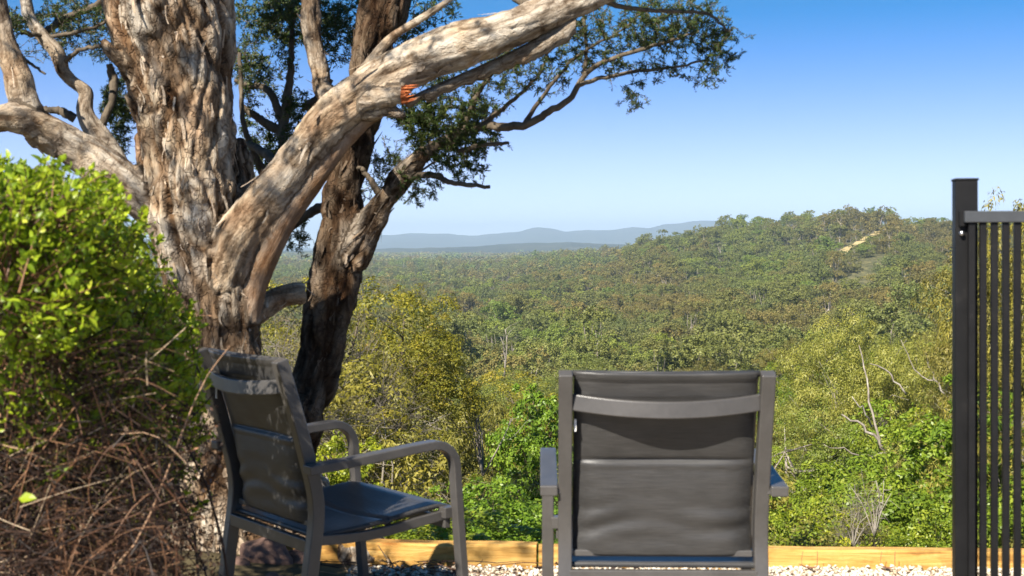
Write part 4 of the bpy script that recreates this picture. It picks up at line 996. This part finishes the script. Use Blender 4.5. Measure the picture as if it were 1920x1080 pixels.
# px, py, rx, ry, D0, D1, tips, leaves per tip, leaf length
CLOUD = [
 (1280, 50, 105, 62, 4.85, 5.25, 560, 18, .019), (1345, 100, 42, 55, 4.9, 5.1, 170, 18, .019), (1185, 185, 34, 34, 4.95, 5.15, 60, 14, .019), (1320, 150, 40, 20, 4.95, 5.1, 36, 12, .019), (1180, 45, 95, 55, 4.9, 5.3, 280, 15, .019), (1240, 125, 70, 30, 4.9, 5.2, 90, 12, .019),
 (1060, 60, 90, 70, 4.9, 5.4, 150, 16, .024), (1010, 140, 90, 55, 5.0, 5.4, 120, 14, .024), (1120, 120, 80, 40, 5.0, 5.3, 80, 12, .024), (930, 150, 60, 60, 5.1, 5.5, 90, 14, .024),
 (850, 245, 92, 80, 5.2, 5.6, 620, 26, .024), (1130, 90, 110, 50, 5.0, 5.4, 160, 12, .019), (790, 215, 50, 42, 5.3, 5.7, 180, 22, .024), (940, 110, 60, 40, 5.1, 5.5, 110, 14, .02), (820, 140, 60, 30, 5.3, 5.6, 90, 16, .022), (880, 310, 45, 42, 5.25, 5.5, 70, 14, .024), (790, 355, 50, 32, 5.3, 5.5, 60, 14, .024), (735, 300, 60, 55, 5.3, 5.7, 110, 12, .022), (905, 200, 60, 50, 5.1, 5.5, 90, 14, .024), (700, 340, 40, 50, 5.5, 5.9, 50, 10, .022),
 (545, 30, 110, 60, 5.6, 6.6, 460, 22, .027), (500, 110, 70, 80, 5.8, 6.6, 150, 14, .028), (480, 300, 45, 90, 5.8, 6.6, 190, 13, .026), (470, 150, 35, 90, 5.8, 6.6, 120, 14, .026), (560, 225, 55, 60, 5.8, 6.4, 190, 16, .028), (640, 60, 60, 70, 5.7, 6.4, 160, 20, .028), (510, 290, 60, 50, 5.8, 6.4, 130, 14, .028), (800, 20, 70, 35, 5.4, 6.0, 90, 16, .028), (760, 70, 50, 50, 5.6, 6.0, 60, 16, .028),
 (222, 200, 32, 70, 5.4, 6.0, 170, 20, .026), (215, 280, 36, 45, 5.5, 6.0, 50, 10, .024), (225, 30, 40, 40, 5.4, 6.0, 110, 24, .026), (150, 30, 90, 40, 5.2, 6.0, 260, 16, .022), (120, 90, 110, 40, 5.3, 6.0, 90, 10, .02), (20, 40, 50, 35, 5.0, 5.6, 90, 18, .024), (180, 90, 40, 30, 5.3, 5.8, 40, 12, .024), (100, 60, 60, 40, 5.4, 5.8, 60, 12, .024),
 (560, 445, 30, 35, 5.7, 5.9, 60, 14, .022),
]
tips = []
for (a, b, rx, ry, D0, D1, n, m, L_) in CLOUD:
    n = int(n*(1.35 if a < 800 else 1.0)); L_ *= .85
    sub = [rand_dir(1, rs)[0]*rs.rand()**.4 for _ in range(max(5, n//8))]
    for k in range(n):
        u = rand_dir(1, rs)[0]*rs.rand()**.45 if rs.rand() < .55 else sub[rs.randint(len(sub))]+rs.normal(size=3)*.16
        tips.append((np.array(P(a+u[0]*rx, b+u[1]*ry, (D0+D1)/2+u[2]*(D1-D0)/2)), m, L_))
for (c, r, n) in [((-2.55, 2.5, 3.2), (1.2, .95, .6), 420), ((-1.7, 3.4, 3.6), (1.0, .8, .6), 260), ((-.9, 4.6, 4.2), (1.6, 1.2, .8), 420), ((.4, 5.2, 3.9), (1.4, 1.0, .6), 260), ((-3.2, 4.5, 3.4), (1.1, 1.2, .9), 260)]:
    for k in range(n): tips.append((np.array(c)+rand_dir(1, rs)[0]*rs.rand()**.4*np.array(r), 16, .05))
NA = np.array(nodes); d0 = np.array([np.min(np.linalg.norm(NA-t[0], axis=1)) for t in tips]); order = np.argsort(d0)
buf = np.zeros((len(NA)+len(tips)*4, 3)); buf[:len(NA)] = NA; nn = len(NA)
LP = []; LDr = []; LL = []; LR = []
for oi in order:
    t, m, L_ = tips[oi]; dd = np.linalg.norm(buf[:nn]-t, axis=1); j = dd.argmin(); s0 = buf[j]; d = dd[j]
    mid = (s0+t)/2+rs.normal(size=3)*d*.13+[0, 0, .06*d]
    q = smooth_path([s0, mid, t], 5 if d < .3 else 9); r0 = .0016+.0055*min(1, d/.8)
    tube(br, q, np.linspace(r0, .0009, len(q)), 3, rs.rand(), cap=False)
    for w_ in q[1:][::max(1, len(q)//4)][:4]: buf[nn] = w_; nn += 1
    dr = unit(t-s0)
    k = rs.randint(int(m*.5), m+2); u = rs.rand(k)**.6*min(1, .11/max(d, .02)); 
    LP.append(t-(t-s0)*u[:, None]*.9+rs.normal(size=(k, 3))*.003); LDr.append(dr*.55+rand_dir(k, rs)*.8+[0, 0, .1]); LL.append(np.full(k, L_)*rs.uniform(.6, 1.25, k)); LR.append(np.clip(rs.rand()*.5+rs.rand(k)*.5, 0, 1))
LP = np.concatenate(LP); LL = np.concatenate(LL); leaves(lv, LP, np.concatenate(LDr), LL, LL*.25, rs, np.concatenate(LR))
for v_ in range(len(lv.V)): lv.V[v_] = lv.V[v_]-base
for v_ in range(len(br.V)): br.V[v_] = br.V[v_]-base
br.build('branches', M['twig'], tree, True); lv.build('crown', M['fol_paper'], tree)
print('tree leaves', len(LP))

# ================================================================== hedge-like shrub at the left
hb = P(150, 1300, 2.9); hb.z = 0
def edge_px(row): return np.interp(row, [278, 300, 330, 370, 430, 520, 590, 650, 800, 900, 1080], [-420, 125, 200, 262, 305, 318, 388, 378, 396, 408, 410])
def inside(pts, soft, rs):
    px = 960+pts[:, 0]/pts[:, 1]*FPX; row = HY+(CH-pts[:, 2])/pts[:, 1]*FPX
    return px < edge_px(row)+rs.normal(size=len(pts))*soft
hedge = empty('leafy_shrub', hb); tag(hedge, 'sprawling yellow green leafy shrub with a tangle of dry brown stems at the left edge', 'shrub')
hbn = np.array(hb); rs = np.random.RandomState(33); hl = Geo(); hst = Geo()
HC = [(-40, 400, 105, 2.6, 1), (60, 400, 95, 2.6, 1), (140, 380, 62, 2.9, .8), (40, 350, 60, 2.8, .8), (205, 430, 62, 3.0, .9), (110, 480, 100, 2.8, 1), (220, 500, 62, 3.2, 1), (0, 540, 120, 2.5, 1), (120, 580, 105, 2.8, 1), (235, 590, 70, 3.2, 1), (300, 600, 52, 3.3, .7), (330, 660, 48, 3.4, .6), (60, 670, 100, 2.6, .55), (190, 680, 90, 2.9, .8), (280, 700, 70, 3.2, .9), (350, 740, 45, 3.5, .9), (360, 850, 36, 3.5, .6), (300, 840, 60, 3.3, .4), (120, 800, 120, 2.8, .2), (340, 930, 40, 3.4, .5), (240, 760, 60, 3.0, .6), (370, 700, 34, 3.4, 1.0), (385, 800, 30, 3.5, .9), (330, 780, 50, 3.2, .6), (30, 740, 90, 2.7, .3), (370, 590, 30, 3.5, .25),
      (-45, 400, 110, 3.3, 1.5), (-10, 350, 60, 3.3, 1.3), (-60, 520, 120, 3.35, 1.2), (-120, 340, 80, 3.2, 1.2), (-200, 380, 130, 2.8, 1), (-220, 600, 140, 2.7, 1), (-380, 480, 150, 3.0, 1), (100, 470, 130, 3.4, 1), (-100, 450, 150, 3.5, 1), (200, 600, 110, 3.6, .9)]  # some of these clumps, mostly out of view, are added to shade the left chair
for (a, b, r, D, dens) in HC:
    c = np.array(P(a, b, D)); rr = r*D/FPX; n = int(9500*rr*rr/.015*.22*dens)
    m = max(6, n//16); d = rand_dir(m, rs); t = c+d*(rr*rs.rand(m)**.35)[:, None]*[1, 1.15, .95]
    for i in range(m):      # leafy sprigs
        if not inside(t[i][None], 12, rs)[0]: continue
        k = rs.randint(9, 20); ax = unit(d[i]+rs.normal(size=3)*.45+[0, 0, .55]); L_ = rs.uniform(.05, .13); u = rs.rand(k)
        if not inside((t[i]+ax*L_*.9)[None], 7, rs)[0]: continue
        pos = t[i]+ax*(u*L_)[:, None]; dr = ax*.5+rand_dir(k, rs); s = rs.uniform(.010, .027)
        leaves(hl, pos, dr, s*rs.uniform(.7, 1.25, k), s*.55, rs, np.clip(rs.rand()*.55+rs.rand(k)*.4+(.06*u), 0, 1), True)
        tube(hst, [t[i]-ax*.05, t[i], t[i]+ax*L_], [.0018, .0014, .0008], 3, .55+.4*rs.rand(), cap=False)
for k in range(90):         # tall stems from the root
    e = np.array(P(rs.uniform(-150, 240), rs.uniform(480, 850), rs.uniform(3.0, 3.6))); s = hbn+[rs.uniform(-.5, .35), rs.uniform(-.4, .5), 0]
    q = smooth_path([s, (s+e)/2+rs.normal(size=3)*.08, e], 10); tube(hst, q, np.linspace(.005, .0014, 10), 5, rs.rand()*.5, cap=False)
for (a, b, s, dx) in [(35, 935, .034, 1), (12, 628, .03, -1), (75, 600, .034, 1), (5, 740, .028, 1), (90, 560, .03, -1), (10, 565, .03, 1)]:    # a few near, large leaves
    p_ = np.array([P(a, b, 2.3)]); leaves(hl, p_, np.array([[dx*.9, -.2, .1]]), s, s*.62, rs, np.array([.6]), True, nrm=np.array([[0, -.4, 1.]]))
for k in range(6500):       # dry tangle
    a = rs.uniform(-260, 425); b = 1090-460*rs.rand()**1.15; D = rs.uniform(2.55, 3.6)
    if a > 330: b = max(b, 800+rs.rand()*150)
    if a > 410-(1080-b)*.1: a -= 60
    c = np.array(P(a, b, D))
    if not inside(c[None]+[[.10, 0, 0]], 8, rs)[0]: continue
    if rs.rand() < .55: dr = unit(np.array([rs.choice([-1, 1])*1.0, rs.normal()*.5, rs.normal()*.38]))
    else: dr = unit(np.array([rs.normal()*.5, rs.normal()*.4, 1.0]))
    L_ = rs.uniform(.05, .26); q = smooth_path([c-dr*L_*.5, c+rs.normal(size=3)*L_*.07, c+dr*L_*.5-[0, 0, .02]], 6); q[:, 2] = np.maximum(q[:, 2], .01)
    r0 = rs.uniform(.0005, .0016)
    tube(hst, q, np.linspace(r0, r0*.6, 6), 4, min(1, rs.rand()**1.5+.03), cap=True)
for k in range(10):         # long green and tan canes
    a = rs.uniform(-100, 210); c = np.array(P(a, 1080, rs.uniform(2.4, 3.2))); e = c+[rs.normal()*.16, rs.normal()*.1, rs.uniform(.35, .75)]
    tube(hst, smooth_path([c, (c*2+e)/3+rs.normal(size=3)*.04, (c+2*e)/3+rs.normal(size=3)*.04, e], 10), np.linspace(.0024, .0010, 10), 5, .8+.15*rs.rand(), cap=False)
n = 5200; c = np.array([P(rs.uniform(-260, 415), 1085-330*rs.rand()**1.2, rs.uniform(2.6, 3.6)) for _ in range(n)]); c[:, 2] = np.maximum(c[:, 2], .01)
leaves(hst, c, rand_dir(n, rs), rs.uniform(.008, .022, n), rs.uniform(.003, .009, n), rs, rs.rand(n)**1.6)
for G_ in (hl, hst):
    for v_ in range(len(G_.V)): G_.V[v_] = G_.V[v_]-hbn
hl.build('foliage', M['fol_bush'], hedge); hst.build('stems', M['twig_brown'], hedge)
# soil under it
gx, gy = np.meshgrid(np.linspace(-4.5, -.62, 60), np.linspace(.8, 4.99, 60)); 
gzz = np.array([max(-.01, .02+.03*mnoise.noise(Vector((a*2, b*2, 0)))+min(.05, (-.62-a)*.08)) for a, b in zip(gx.ravel(), gy.ravel())])
tag(link('soil', np_mesh('soil', np.stack([gx.ravel(), gy.ravel(), gzz], 1), grid_vf(60, 60), True, {'far': np.zeros(3600)}), M['ground']), kind='structure')

# ================================================================== air
V, F = box_vf(0, 7200, 120, 39600, 14700, 345)
hz = link('haze', np_mesh('haze', V, F)); tag(hz, 'thin blue haze filling the air over the valley', 'haze', kind='stuff')
m, t, N, L = nt('haze'); pv = N.new('ShaderNodeVolumePrincipled'); pv.inputs['Color'].default_value = (.62, .82, 1, 1); pv.inputs['Density'].default_value = 1.35e-4; pv.inputs['Anisotropy'].default_value = .05
o = N.new('ShaderNodeOutputMaterial'); L.new(pv.outputs[0], o.inputs['Volume']); hz.data.materials.append(m)
